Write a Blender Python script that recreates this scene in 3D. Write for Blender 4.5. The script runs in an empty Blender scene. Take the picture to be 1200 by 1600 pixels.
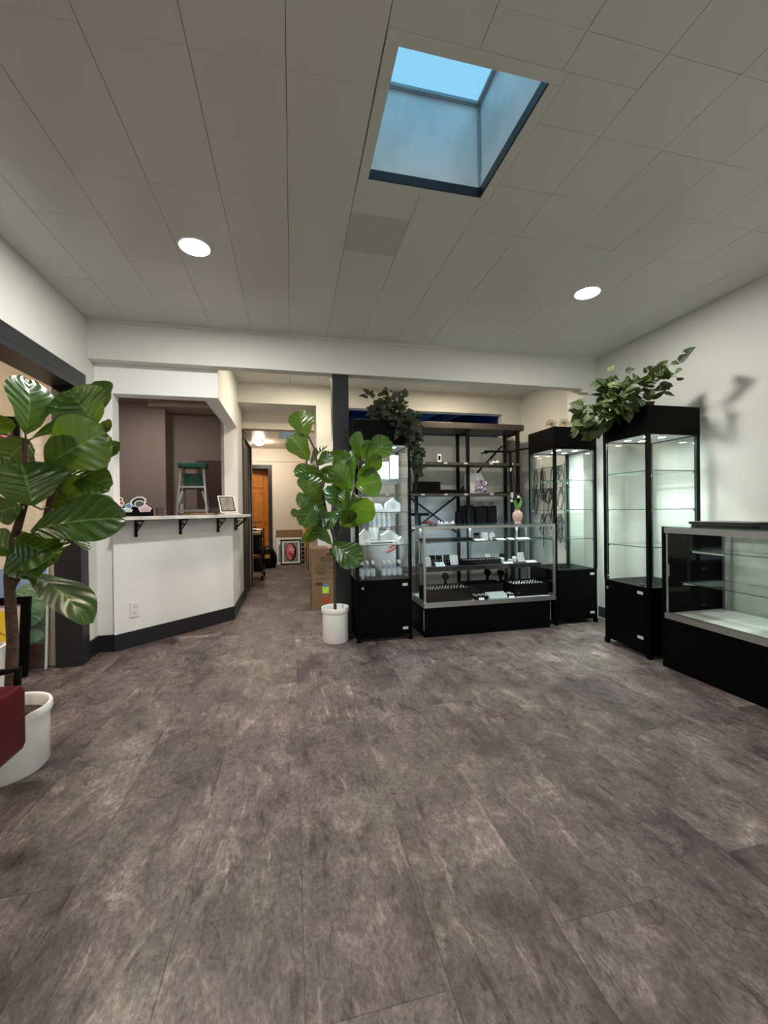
import bpy, math, random
from mathutils import Vector, Matrix
random.seed(11)
scene = bpy.context.scene
col = scene.collection
PI = math.pi
# ------------------------------------------------------------------ camera
CAM_H = 1.09
yaw, pitch, roll = math.radians(12.69), math.radians(-0.27), math.radians(-0.69)
Fv = Vector((math.sin(yaw)*math.cos(pitch), math.cos(yaw)*math.cos(pitch), math.sin(pitch)))
Rv = Vector((math.cos(yaw), -math.sin(yaw), 0)); Uv = Rv.cross(Fv)
Rv, Uv = math.cos(roll)*Rv + math.sin(roll)*Uv, -math.sin(roll)*Rv + math.cos(roll)*Uv
cd = bpy.data.cameras.new('camera'); cam = bpy.data.objects.new('camera', cd); col.objects.link(cam)
cam.matrix_world = Matrix(((Rv.x, Uv.x, -Fv.x, 0), (Rv.y, Uv.y, -Fv.y, 0), (Rv.z, Uv.z, -Fv.z, CAM_H), (0, 0, 0, 1)))
cd.sensor_fit = 'HORIZONTAL'; cd.sensor_width = 36.0; cd.lens = 639.0/1200*36; cd.clip_start = 0.02
scene.camera = cam
scene.cycles.transparent_max_bounces = 32      # many panes stand behind one another
# ------------------------------------------------------------------ sky, exposure, light levels
w = bpy.data.worlds.new('sky'); scene.world = w; w.use_nodes = True
bg = w.node_tree.nodes['Background']; bg.inputs[0].default_value = (0.27, 0.63, 0.88, 1); bg.inputs[1].default_value = 1.12
vs = scene.view_settings
vs.view_transform = 'Standard'; vs.look = 'None'; vs.exposure = 0.0; vs.gamma = 1.0; vs.use_curve_mapping = False
LAMP_MAIN = 540.0      # recessed ceiling discs of the shop
LAMP_WARM = 235.0      # alcove, hall, side rooms
LED = 36.0             # watts of each display tower spot
STRIP = 16.0           # LED strip under the top rail of the middle showcase
# ------------------------------------------------------------------ materials
MATS = {}
def mat(name, color, rough=0.5, metal=0.0, spec=0.5, bump=0.0, bscale=60.0, var=0.0, vscale=6.0, coat=0.0):
    if name in MATS: return MATS[name]
    m = bpy.data.materials.new(name); m.use_nodes = True; nt = m.node_tree; b = nt.nodes['Principled BSDF']
    b.inputs['Base Color'].default_value = (*color, 1); b.inputs['Roughness'].default_value = rough
    b.inputs['Metallic'].default_value = metal; b.inputs['Specular IOR Level'].default_value = spec
    b.inputs['Coat Weight'].default_value = coat
    if bump or var:
        tc = nt.nodes.new('ShaderNodeTexCoord')
    if bump:
        n = nt.nodes.new('ShaderNodeTexNoise'); n.inputs['Scale'].default_value = bscale; n.inputs['Detail'].default_value = 4
        bp = nt.nodes.new('ShaderNodeBump'); bp.inputs['Strength'].default_value = bump; bp.inputs['Distance'].default_value = 0.01
        nt.links.new(tc.outputs['Object'], n.inputs['Vector']); nt.links.new(n.outputs['Fac'], bp.inputs['Height']); nt.links.new(bp.outputs['Normal'], b.inputs['Normal'])
    if var:
        n2 = nt.nodes.new('ShaderNodeTexNoise'); n2.inputs['Scale'].default_value = vscale; n2.inputs['Detail'].default_value = 5
        mr = nt.nodes.new('ShaderNodeMapRange'); mr.inputs['From Min'].default_value = 0.3; mr.inputs['From Max'].default_value = 0.7
        mr.inputs['To Min'].default_value = 1-var; mr.inputs['To Max'].default_value = 1+var
        mx = nt.nodes.new('ShaderNodeVectorMath'); mx.operation = 'SCALE'; mx.inputs[0].default_value = color
        nt.links.new(tc.outputs['Object'], n2.inputs['Vector']); nt.links.new(n2.outputs['Fac'], mr.inputs['Value'])
        nt.links.new(mr.outputs['Result'], mx.inputs['Scale']); nt.links.new(mx.outputs['Vector'], b.inputs['Base Color'])
    MATS[name] = m; return m
def emit(name, color, strength):
    if name in MATS: return MATS[name]
    m = bpy.data.materials.new(name); m.use_nodes = True; nt = m.node_tree; nt.nodes.clear()
    e = nt.nodes.new('ShaderNodeEmission'); e.inputs[0].default_value = (*color, 1); e.inputs[1].default_value = strength
    o = nt.nodes.new('ShaderNodeOutputMaterial'); nt.links.new(e.outputs[0], o.inputs[0]); MATS[name] = m; return m
def glass(name, tint=(0.972, 0.986, 0.980), refl=1.0):
    if name in MATS: return MATS[name]
    m = bpy.data.materials.new(name); m.use_nodes = True; nt = m.node_tree; nt.nodes.clear()
    t = nt.nodes.new('ShaderNodeBsdfTransparent'); t.inputs[0].default_value = (*tint, 1)
    g = nt.nodes.new('ShaderNodeBsdfGlossy'); g.inputs['Roughness'].default_value = 0.02; g.inputs[0].default_value = (refl, refl, refl, 1)
    lw = nt.nodes.new('ShaderNodeLayerWeight'); lw.inputs[0].default_value = 0.5
    pw = nt.nodes.new('ShaderNodeMath'); pw.operation = 'POWER'; pw.inputs[1].default_value = 5; nt.links.new(lw.outputs['Facing'], pw.inputs[0])
    f = nt.nodes.new('ShaderNodeMath'); f.operation = 'MULTIPLY_ADD'; f.inputs[1].default_value = 0.9; f.inputs[2].default_value = 0.035; nt.links.new(pw.outputs[0], f.inputs[0])
    mx = nt.nodes.new('ShaderNodeMixShader'); o = nt.nodes.new('ShaderNodeOutputMaterial')
    nt.links.new(f.outputs[0], mx.inputs[0]); nt.links.new(t.outputs[0], mx.inputs[1]); nt.links.new(g.outputs[0], mx.inputs[2]); nt.links.new(mx.outputs[0], o.inputs[0])
    MATS[name] = m; return m
def leafmat(name, base, vein, trans=0.35, rough=0.3, variegated=None, veins=9.0):
    if name in MATS: return MATS[name]
    m = bpy.data.materials.new(name); m.use_nodes = True; nt = m.node_tree; N = nt.nodes.new; L = nt.links.new
    b = nt.nodes['Principled BSDF']; out = nt.nodes['Material Output']
    uv = N('ShaderNodeUVMap'); uv.uv_map = 'UVMap'; sp = N('ShaderNodeSeparateXYZ'); L(uv.outputs[0], sp.inputs[0])
    def math_(op, a, bb=None, c=None):
        n = N('ShaderNodeMath'); n.operation = op
        for i, v in enumerate((a, bb, c)):
            if v is None: continue
            if isinstance(v, (int, float)): n.inputs[i].default_value = v
            else: L(v, n.inputs[i])
        return n.outputs[0]
    au = math_('ABSOLUTE', math_('SUBTRACT', sp.outputs[0], 0.5))
    mid = math_('LESS_THAN', au, 0.018)
    ph = math_('FRACT', math_('MULTIPLY', math_('SUBTRACT', sp.outputs[1], math_('MULTIPLY', au, 0.55)), veins))
    lat = math_('LESS_THAN', math_('ABSOLUTE', math_('SUBTRACT', ph, 0.5)), 0.045)
    v = math_('MAXIMUM', mid, math_('MULTIPLY', lat, 0.55))
    oi = N('ShaderNodeObjectInfo'); tc = N('ShaderNodeTexCoord')
    ns = N('ShaderNodeTexNoise'); ns.inputs['Scale'].default_value = 14; ns.inputs['Detail'].default_value = 3; L(tc.outputs['Object'], ns.inputs['Vector'])
    hs = N('ShaderNodeHueSaturation'); hs.inputs['Color'].default_value = (*base, 1)
    L(math_('ADD', math_('MULTIPLY', oi.outputs['Random'], 0.5), math_('ADD', math_('MULTIPLY', ns.outputs['Fac'], 0.5), 0.45)), hs.inputs['Value'])
    colr = hs.outputs[0]
    if variegated:
        n2 = N('ShaderNodeTexNoise'); n2.inputs['Scale'].default_value = 38; n2.inputs['Detail'].default_value = 2; L(tc.outputs['Object'], n2.inputs['Vector'])
        f = math_('MULTIPLY', math_('SUBTRACT', math_('ADD', n2.outputs['Fac'], math_('MULTIPLY', oi.outputs['Random'], 0.18)), 0.60), 9.0)
        f = math_('MINIMUM', math_('MAXIMUM', f, 0.0), 0.85)
        mv = N('ShaderNodeMix'); mv.data_type = 'RGBA'; L(f, mv.inputs[0]); L(colr, mv.inputs[6]); mv.inputs[7].default_value = (*variegated, 1); colr = mv.outputs[2]
    mc = N('ShaderNodeMix'); mc.data_type = 'RGBA'; L(math_('MULTIPLY', v, 0.8), mc.inputs[0]); L(colr, mc.inputs[6]); mc.inputs[7].default_value = (*vein, 1)
    L(mc.outputs[2], b.inputs['Base Color']); b.inputs['Roughness'].default_value = rough
    bp = N('ShaderNodeBump'); bp.inputs['Strength'].default_value = 0.7; bp.inputs['Distance'].default_value = 0.004; L(math_('ADD', math_('SUBTRACT', 1.0, v), math_('MULTIPLY', math_('COSINE', math_('MULTIPLY', ph, 6.2832)), -0.35)), bp.inputs['Height']); L(bp.outputs[0], b.inputs['Normal'])
    tr = N('ShaderNodeBsdfTranslucent'); tcx = N('ShaderNodeMix'); tcx.data_type = 'RGBA'; tcx.inputs[0].default_value = 0.55; L(colr, tcx.inputs[6]); tcx.inputs[7].default_value = (0.42, 0.62, 0.03, 1)
    L(tcx.outputs[2], tr.inputs[0])
    mx = N('ShaderNodeMixShader'); mx.inputs[0].default_value = trans; L(b.outputs[0], mx.inputs[1]); L(tr.outputs[0], mx.inputs[2]); L(mx.outputs[0], out.inputs[0])
    MATS[name] = m; return m
def floormat():
    m = bpy.data.materials.new('stone_look_vinyl'); m.use_nodes = True; nt = m.node_tree; N = nt.nodes.new; L = nt.links.new
    b = nt.nodes['Principled BSDF']; geo = N('ShaderNodeNewGeometry'); oi = N('ShaderNodeObjectInfo')
    off = N('ShaderNodeVectorMath'); off.operation = 'ADD'; cx = N('ShaderNodeCombineXYZ'); mm = N('ShaderNodeMath'); mm.operation = 'MULTIPLY'; mm.inputs[1].default_value = 3.0
    L(oi.outputs['Random'], mm.inputs[0]); L(mm.outputs[0], cx.inputs[2]); L(geo.outputs['Position'], off.inputs[0]); L(cx.outputs[0], off.inputs[1])
    def noise(scale, detail, sx=1, sy=1, rough=0.6, dist=0.0):
        mp = N('ShaderNodeMapping'); mp.inputs['Scale'].default_value = (sx, sy, 1); L(off.outputs[0], mp.inputs[0])
        n = N('ShaderNodeTexNoise'); n.inputs['Scale'].default_value = scale; n.inputs['Detail'].default_value = detail; n.inputs['Roughness'].default_value = rough; n.inputs['Distortion'].default_value = dist
        L(mp.outputs[0], n.inputs['Vector']); return n.outputs['Fac']
    def ramp(src, stops):
        r = N('ShaderNodeValToRGB'); e = r.color_ramp.elements
        while len(e) < len(stops): e.new(0.5)
        for el, (p, c) in zip(e, stops): el.position = p; el.color = (*c, 1) if len(c) == 3 else c
        L(src, r.inputs[0]); return r.outputs[0]
    def mixc(fac, a, bcol, typ='MIX'):
        n = N('ShaderNodeMix'); n.data_type = 'RGBA'; n.blend_type = typ
        if isinstance(fac, float): n.inputs[0].default_value = fac
        else: L(fac, n.inputs[0])
        for i, v in ((6, a), (7, bcol)):
            if isinstance(v, tuple): n.inputs[i].default_value = (*v, 1)
            else: L(v, n.inputs[i])
        return n.outputs[2]
    big = ramp(noise(2.4, 7, 1.0, 0.75, 0.58, 0.7), [(0.34, (0.052, 0.042, 0.042)), (0.45, (0.098, 0.080, 0.078)), (0.55, (0.112, 0.095, 0.085)), (0.65, (0.175, 0.155, 0.138))])
    tint = ramp(noise(1.3, 3), [(0.40, (0.985, 0.93, 1.01)), (0.60, (1.02, 1.01, 0.99))])
    c = mixc(0.9, big, tint, 'MULTIPLY')
    blot = ramp(noise(7.0, 11, 1.3, 0.8, 0.78, 0.9), [(0.36, (0.34, 0.32, 0.33)), (0.46, (0.84, 0.83, 0.84)), (0.55, (1.12, 1.11, 1.10)), (0.66, (2.1, 2.04, 1.95))])
    c = mixc(0.9, c, blot, 'MULTIPLY')
    streak = ramp(noise(9.0, 8, 3.4, 0.42, 0.66, 0.3), [(0.50, (1, 1, 1)), (0.58, (1.0, 1.0, 1.0)), (0.64, (2.1, 2.05, 1.95))])
    smask = ramp(noise(2.8, 3, 1, 0.8), [(0.50, (0, 0, 0)), (0.60, (1, 1, 1))])
    c = mixc(smask, c, mixc(1.0, c, streak, 'MULTIPLY'))
    dstr = ramp(noise(13.0, 9, 2.2, 0.5, 0.72, 0.4), [(0.33, (0.30, 0.28, 0.28)), (0.45, (1, 1, 1))])
    c = mixc(0.95, c, dstr, 'MULTIPLY')
    speck = ramp(noise(62, 8, 1.4, 0.75, 0.85), [(0.34, (0.30, 0.28, 0.28)), (0.50, (1, 1, 1)), (0.66, (1.8, 1.76, 1.7))])
    c = mixc(0.9, c, speck, 'MULTIPLY')
    vo = N('ShaderNodeTexVoronoi'); vo.feature = 'DISTANCE_TO_EDGE'; vo.inputs['Scale'].default_value = 2.3
    wv = N('ShaderNodeTexNoise'); wv.inputs['Scale'].default_value = 5; wv.inputs['Detail'].default_value = 6; L(off.outputs[0], wv.inputs['Vector'])
    wm = N('ShaderNodeVectorMath'); wm.operation = 'MULTIPLY_ADD'; wm.inputs[1].default_value = (0.35, 0.35, 0.35); L(wv.outputs['Color'], wm.inputs[0]); L(off.outputs[0], wm.inputs[2]); L(wm.outputs[0], vo.inputs['Vector'])
    crk = ramp(vo.outputs['Distance'], [(0.0, (0.30, 0.28, 0.27)), (0.010, (1, 1, 1))])
    crm = ramp(noise(3.5, 2), [(0.56, (0, 0, 0)), (0.62, (1, 1, 1))])
    c = mixc(crm, c, mixc(1.0, c, crk, 'MULTIPLY'))
    oiv = N('ShaderNodeMapRange'); oiv.inputs['To Min'].default_value = 1.02; oiv.inputs['To Max'].default_value = 1.28; L(oi.outputs['Random'], oiv.inputs[0])
    sc = N('ShaderNodeVectorMath'); sc.operation = 'SCALE'; L(c, sc.inputs[0]); L(oiv.outputs[0], sc.inputs['Scale'])
    L(sc.outputs[0], b.inputs['Base Color'])
    rr = N('ShaderNodeMapRange'); rr.inputs['To Min'].default_value = 0.38; rr.inputs['To Max'].default_value = 0.62; L(noise(20, 4), rr.inputs[0]); L(rr.outputs[0], b.inputs['Roughness'])
    b.inputs['Specular IOR Level'].default_value = 0.45
    bp = N('ShaderNodeBump'); bp.inputs['Strength'].default_value = 0.35; bp.inputs['Distance'].default_value = 0.004; L(noise(60, 6, 1.6, 0.6), bp.inputs['Height']); L(bp.outputs[0], b.inputs['Normal'])
    return m
M_FLOOR = floormat()
M_WALL = mat('warm_white_plaster', (0.675, 0.685, 0.64), 0.65, bump=0.16, bscale=55)
M_WALLW = mat('white_plaster', (0.86, 0.875, 0.87), 0.6, bump=0.2, bscale=45)
M_BEIGE = mat('beige_knockdown_plaster', (0.66, 0.57, 0.46), 0.7, bump=0.9, bscale=22)
M_HALL = mat('cream_hall_paint', (0.72, 0.65, 0.56), 0.65, bump=0.2)
M_MAUVE = mat('mauve_paint', (0.36, 0.295, 0.27), 0.6, bump=0.15)
M_CEIL = mat('ceiling_tile_paint', (0.63, 0.63, 0.595), 0.30, spec=0.5, bump=0.05, bscale=14)
M_CEILB = mat('ceiling_backing', (0.10, 0.095, 0.09), 0.9)
M_DARK = mat('charcoal_trim_paint', (0.014, 0.015, 0.019), 0.42)
M_NAVY = mat('navy_paint', (0.016, 0.038, 0.17), 0.5)
M_NAVYL = mat('blue_beam_paint', (0.10, 0.16, 0.34), 0.5)
M_BLACK = mat('black_laminate', (0.0022, 0.0022, 0.0025), 0.45, spec=0.07)
M_BLACKM = mat('black_powder_coat', (0.0035, 0.0035, 0.004), 0.35, spec=0.16)
M_ALU = mat('brushed_aluminium', (0.55, 0.55, 0.54), 0.35, 0.9)
M_CHROME = mat('chrome', (0.8, 0.8, 0.8), 0.12, 1.0)
M_GREYP = mat('tower_ceiling_panel', (0.35, 0.36, 0.36), 0.3)
M_WHITE = mat('white_gloss', (0.82, 0.82, 0.80), 0.3)
M_CARD = mat('white_card', (0.80, 0.81, 0.82), 0.6)
M_POT = mat('white_ceramic', (0.88, 0.88, 0.87), 0.28)
M_SOIL = mat('potting_soil', (0.05, 0.028, 0.018), 0.95, bump=1.0, bscale=80, var=0.5, vscale=60)
M_BARK = mat('fig_bark', (0.075, 0.042, 0.026), 0.8, bump=0.8, bscale=45, var=0.4, vscale=40)
M_STEM = mat('green_stem', (0.07, 0.11, 0.03), 0.5)
M_MARBLE = mat('white_marble', (0.66, 0.65, 0.64), 0.25, var=0.18, vscale=9)
M_WOODT = mat('brown_wood_edge', (0.22, 0.13, 0.075), 0.5, var=0.3, vscale=25)
M_VELVET = mat('black_velvet', (0.006, 0.006, 0.0065), 0.9, spec=0.08)
M_CARDB = mat('cardboard', (0.20, 0.118, 0.062), 0.8, var=0.1, vscale=14)
M_SHELFW = mat('dark_shelf_wood', (0.045, 0.037, 0.032), 0.45, var=0.3, vscale=18)
M_GREYW = mat('grey_board', (0.17, 0.16, 0.145), 0.6, var=0.25, vscale=10)
M_RED = mat('oxblood_leather', (0.085, 0.003, 0.007), 0.32, spec=0.3)
M_ORANGE = mat('orange_wood_door', (0.52, 0.185, 0.025), 0.35, var=0.25, vscale=9)
M_GREENP = mat('green_plastic', (0.010, 0.075, 0.055), 0.4)
M_DMAUVE = mat('dark_mauve_panel', (0.075, 0.043, 0.043), 0.5)
M_STEEL = mat('galvanised_steel', (0.42, 0.45, 0.48), 0.5, 0.3, var=0.12, vscale=5)
M_SHAFT = mat('skylight_shaft_sheet', (0.92, 0.91, 0.89), 0.42, 0.15, var=0.15, vscale=4)
M_GLASS = glass('clear_glass'); M_GLASSD = glass('shelf_glass', (0.945, 0.975, 0.965))
M_GEDGE = mat('glass_edge', (0.075, 0.15, 0.13), 0.15)
M_PLAST = glass('clear_plastic', (0.90, 0.93, 0.96), 1.0)
M_FIGL = leafmat('fig_leaf', (0.018, 0.064, 0.006), (0.11, 0.21, 0.045), 0.20, 0.27, veins=6.5)
M_POTH = leafmat('pothos_leaf', (0.010, 0.026, 0.006), (0.07, 0.11, 0.035), 0.08, 0.45, variegated=(0.16, 0.21, 0.065), veins=5)
M_VINE = leafmat('dark_vine_leaf', (0.010, 0.017, 0.009), (0.035, 0.045, 0.028), 0.08, 0.42, veins=5)
M_SKYL = glass('skylight_pane', (0.97, 0.99, 1.0), 0.6)
LIT = emit('lamp_diffuser', (1.0, 0.965, 0.915), LAMP_MAIN*1.15); LITR = emit('dimmer_lamp_diffuser', (1.0, 0.97, 0.91), LAMP_MAIN*0.62); LITF = emit('front_lamp_diffuser', (1.0, 0.975, 0.945), LAMP_MAIN*1.5)
LITW = emit('warm_lamp_diffuser', (1.0, 0.83, 0.62), LAMP_WARM*1.5)
LITN = emit('store_room_diffuser', (1.0, 0.88, 0.76), LAMP_WARM*0.8)
LEDM = emit('led_spot', (0.92, 1.0, 0.965), 110.0); LEDA = emit('cool_led_spot', (0.74, 0.90, 1.0), 220.0); LEDS = emit('led_strip', (0.62, 0.80, 1.0), STRIP)
LITS = emit('side_room_diffuser', (1.0, 0.84, 0.62), LAMP_WARM*2.0); LITB = emit('added_navy_room_fill', (0.7, 0.85, 1.0), LAMP_WARM*0.08)  # LITB belongs to the lamp added to lift the navy room
# ------------------------------------------------------------------ mesh helpers
class MB:
    def __init__(s): s.v = []; s.f = []; s.mi = []; s.uv = None; s.cur = 0
    def add(s, vs, fs):
        n = len(s.v); s.v += [tuple(p) for p in vs]; s.f += [tuple(i+n for i in f) for f in fs]; s.mi += [s.cur]*len(fs); return s
    def box(s, x0, x1, y0, y1, z0, z1, M=None, edge=False):
        p = [Vector((x, y, z)) for x in (x0, x1) for y in (y0, y1) for z in (z0, z1)]
        if M is not None: p = [M @ q for q in p]
        fs = [(0, 1, 3, 2), (4, 6, 7, 5), (0, 4, 5, 1), (2, 3, 7, 6), (0, 2, 6, 4), (1, 5, 7, 3)]
        s.add(p, fs)
        if edge:   # the two largest faces keep slot 0, the rim gets slot 1
            d = (x1-x0, y1-y0, z1-z0); k = d.index(min(d)); big = {0: (0, 1), 1: (2, 3), 2: (4, 5)}[k]
            for i in range(6): s.mi[len(s.mi)-6+i] = 0 if i in big else 1
        return s
    def prism(s, pts, z0, z1):
        n = len(pts); vs = [(x, y, z0) for x, y in pts]+[(x, y, z1) for x, y in pts]
        return s.add(vs, [tuple(range(n-1, -1, -1)), tuple(range(n, 2*n))]+[(i, (i+1) % n, n+(i+1) % n, n+i) for i in range(n)])
    def bar(s, a, b, w, h=None, up=(0, 0, 1)):
        a, b = Vector(a), Vector(b); d = (b-a); L = d.length; d.normalize(); h = h or w
        u = Vector(up)
        if abs(d.dot(u)) > 0.98: u = Vector((1, 0, 0))
        sx = d.cross(u).normalized(); uz = sx.cross(d)
        M = Matrix(((sx.x, d.x, uz.x, a.x), (sx.y, d.y, uz.y, a.y), (sx.z, d.z, uz.z, a.z), (0, 0, 0, 1)))
        return s.box(-w/2, w/2, 0, L, -h/2, h/2, M)
    def cyl(s, a, b, r, r2=None, n=16, caps=True):
        a, b = Vector(a), Vector(b); d = (b-a).normalized(); r2 = r if r2 is None else r2
        u = Vector((0, 0, 1)) if abs(d.z) < 0.9 else Vector((1, 0, 0)); x = d.cross(u).normalized(); y = d.cross(x)
        vs = []
        for c, rr in ((a, r), (b, r2)):
            for i in range(n):
                t = 2*PI*i/n; vs.append(c+x*math.cos(t)*rr+y*math.sin(t)*rr)
        fs = [(i, n+i, n+(i+1) % n, (i+1) % n) for i in range(n)]
        if caps: fs += [tuple(range(n)), tuple(range(2*n-1, n-1, -1))]
        return s.add(vs, fs)
    def tube(s, pts, r, n=8, r2=None):
        pts = [Vector(p) for p in pts]; m = len(pts); vs = []; px = None
        for k, p in enumerate(pts):
            d = (pts[min(k+1, m-1)]-pts[max(k-1, 0)]).normalized()
            if px is None:
                u = Vector((0, 0, 1)) if abs(d.z) < 0.9 else Vector((1, 0, 0)); px = d.cross(u).normalized()
            else: px = (px-d*px.dot(d)).normalized()
            py = d.cross(px); rr = r if r2 is None else r+(r2-r)*k/(m-1)
            for i in range(n):
                t = 2*PI*i/n; vs.append(p+px*math.cos(t)*rr+py*math.sin(t)*rr)
        fs = [(k*n+i, k*n+(i+1) % n, (k+1)*n+(i+1) % n, (k+1)*n+i) for k in range(m-1) for i in range(n)]
        fs += [tuple(range(n-1, -1, -1)), tuple(range((m-1)*n, m*n))]
        return s.add(vs, fs)
    def lathe(s, prof, c=(0, 0, 0), n=32):
        vs = []; m = len(prof)
        for r, z in prof:
            for i in range(n):
                t = 2*PI*i/n; vs.append((c[0]+r*math.cos(t), c[1]+r*math.sin(t), c[2]+z))
        fs = [(k*n+i, k*n+(i+1) % n, (k+1)*n+(i+1) % n, (k+1)*n+i) for k in range(m-1) for i in range(n)]
        return s.add(vs, fs)
    def disc(s, c, r, n=24, normal=(0, 0, -1), sx=1.0, sy=1.0):
        d = Vector(normal).normalized(); u = Vector((0, 0, 1)) if abs(d.z) < 0.9 else Vector((1, 0, 0)); x = u.cross(d).normalized(); y = d.cross(x); c = Vector(c)
        return s.add([c+x*math.cos(2*PI*i/n)*r*sx+y*math.sin(2*PI*i/n)*r*sy for i in range(n)], [tuple(range(n))])
    def mesh(s, name, mats, smooth=False, bevel=0):
        me = bpy.data.meshes.new(name); me.from_pydata([tuple(v) for v in s.v], [], s.f)
        for m in (mats if isinstance(mats, (list, tuple)) else [mats]): me.materials.append(m)
        for p, i in zip(me.polygons, s.mi): p.material_index = i; p.use_smooth = smooth
        if s.uv:
            ul = me.uv_layers.new(name='UVMap')
            for lp in me.loops: ul.data[lp.index].uv = s.uv[lp.vertex_index]
        me.update(); return me
    def build(s, name, mats, parent=None, smooth=False, bevel=0, loc=None, label=None):
        o = bpy.data.objects.new(name, s.mesh(name, mats, smooth)); col.objects.link(o)
        if parent is not None: o.parent = parent
        if loc is not None: o.location = loc
        if bevel:
            b = o.modifiers.new('bevel', 'BEVEL'); b.width = bevel; b.segments = 2; b.limit_method = 'ANGLE'
        if smooth and len(s.f) > 6:
            me = o.data
            try: me.set_sharp_from_angle(angle=math.radians(40))
            except Exception: pass
        if label: o['label'] = label
        return o
def tag(o, label, cat, group=None, kind=None):
    o['label'] = label; o['category'] = cat
    if group: o['group'] = group
    if kind: o['kind'] = kind
    return o
def thing(name, label, cat, loc=(0, 0, 0), rz=0, group=None):
    o = bpy.data.objects.new(name, None); o.empty_display_size = 0.05; col.objects.link(o); o.location = loc; o.rotation_euler = (0, 0, rz)
    return tag(o, label, cat, group)
def struct(o, label, cat): return tag(o, label, cat, kind='structure')
def one(name, mb, m, label, cat, loc=(0, 0, 0), rz=0, group=None, smooth=False, bevel=0):
    o = mb.build(name, m, None, smooth, bevel, loc); o.rotation_euler = (0, 0, rz); return tag(o, label, cat, group)
def copyo(src, name, parent=None, loc=None, rot=None):
    o = src.copy(); o.name = name; col.objects.link(o); o.parent = parent
    if loc is not None: o.location = loc
    if rot is not None: o.rotation_euler = rot
    return o
def textmesh(name, body, size, m, parent, M, ext=0.0008):
    c = bpy.data.curves.new(name, 'FONT'); c.body = body; c.size = size; c.align_x = 'CENTER'; c.align_y = 'CENTER'; c.extrude = ext
    t = bpy.data.objects.new(name, c); col.objects.link(t)
    dg = bpy.context.evaluated_depsgraph_get(); me = bpy.data.meshes.new_from_object(t.evaluated_get(dg)); me.materials.clear(); me.materials.append(m)
    bpy.data.objects.remove(t); o = bpy.data.objects.new(name, me); col.objects.link(o); o.parent = parent; o.matrix_local = M; return o
FACE_CAM = Matrix.Rotation(PI/2, 4, 'X')     # text standing up, facing -Y
# ------------------------------------------------------------------ the room shell
ZC = 2.573; XL, XR = -1.5, 3.0; YB = 3.53; YW = 4.93
fl = MB().box(-4.1, 3.2, -2.6, 10.6, -0.12, -0.004).build('floor', M_FLOOR); struct(fl, 'grey-brown stone-look vinyl plank floor', 'floor')
pl_cache = {}
def plank(x0, x1, y0, y1):
    g = 0.0005; k = (round(x1-x0, 3), round(y1-y0, 3))
    if k not in pl_cache: pl_cache[k] = MB().box(0, k[0]-2*g, 0, k[1]-2*g, -0.004, 0).mesh('floor_plank', M_FLOOR)
    o = bpy.data.objects.new('floor_plank', pl_cache[k]); col.objects.link(o); o.parent = fl; o.location = (x0+g, y0+g, 0)
PWD, PLN = 0.325, 1.22
for i in range(-5, 10):
    x0 = 0.015+i*PWD; x1 = x0+PWD; x0 = max(x0, XL-0.12 if i > -5 else -1.62); x1 = min(x1, XR)
    yend = 8.85 if -0.95 < x0 < 0.35 else (YW if x0 >= 0.3 else 3.9)
    y = -0.35-((i*0.47) % 1)*PLN
    while y < yend:
        y1 = min(y+PLN, yend)
        if y1-y > 0.02: plank(x0, x1, y, y1)
        y += PLN
# ceiling with separate tiles round the skylight
SX0, SX1, SY0, SY1 = 0.352, 0.897, 1.268, 1.808
cb = MB()
def slab_hole(mb, x0, x1, y0, y1, z0, z1, h):
    hx0, hx1, hy0, hy1 = h
    mb.box(x0, hx0, y0, y1, z0, z1).box(hx1, x1, y0, y1, z0, z1).box(hx0, hx1, y0, hy0, z0, z1).box(hx0, hx1, hy1, y1, z0, z1)
slab_hole(cb, -1.62, 3.1, -2.6, YW+0.1, ZC+0.012, ZC+0.1, (SX0, SX1, SY0, SY1))
cb.cur = 1
cb.box(-1.5, 3.0, -2.5, 0.19, ZC, ZC+0.012)
ce = cb.build('ceiling', [M_CEILB, M_CEIL]); struct(ce, 'off-white tiled ceiling of the shop', 'ceiling')
ti_cache = {}
def tile(x0, x1, y0, y1, parent, zc=ZC, gx=0.0011, gy=0.0006, m=None):
    k = (round(x1-x0, 3), round(y1-y0, 3), gy)
    if k not in ti_cache: ti_cache[k] = MB().box(0, k[0]-2*gx, 0, k[1]-2*gy, 0, 0.0118).mesh('ceiling_tile', M_CEIL)
    me = ti_cache[k]
    if 0.30 < x0 < 0.31 and 2.0 < y0 < 2.05:   # the one rough replacement tile
        me = me.copy(); me.materials[0] = mat('rough_ceiling_tile', (0.57, 0.57, 0.53), 0.7, bump=1.0, bscale=130, var=0.12, vscale=90)
    o = bpy.data.objects.new('ceiling_tile', me); col.objects.link(o); o.parent = parent
    o.location = (x0+gx, y0+gy, zc+random.choice((0, 0, 0, -0.0006, 0.0005)))
TS = 0.305; fm = 0.045
hx0, hx1, hy0, hy1 = SX0-fm, SX1+fm, SY0-fm, SY1+fm
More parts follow.
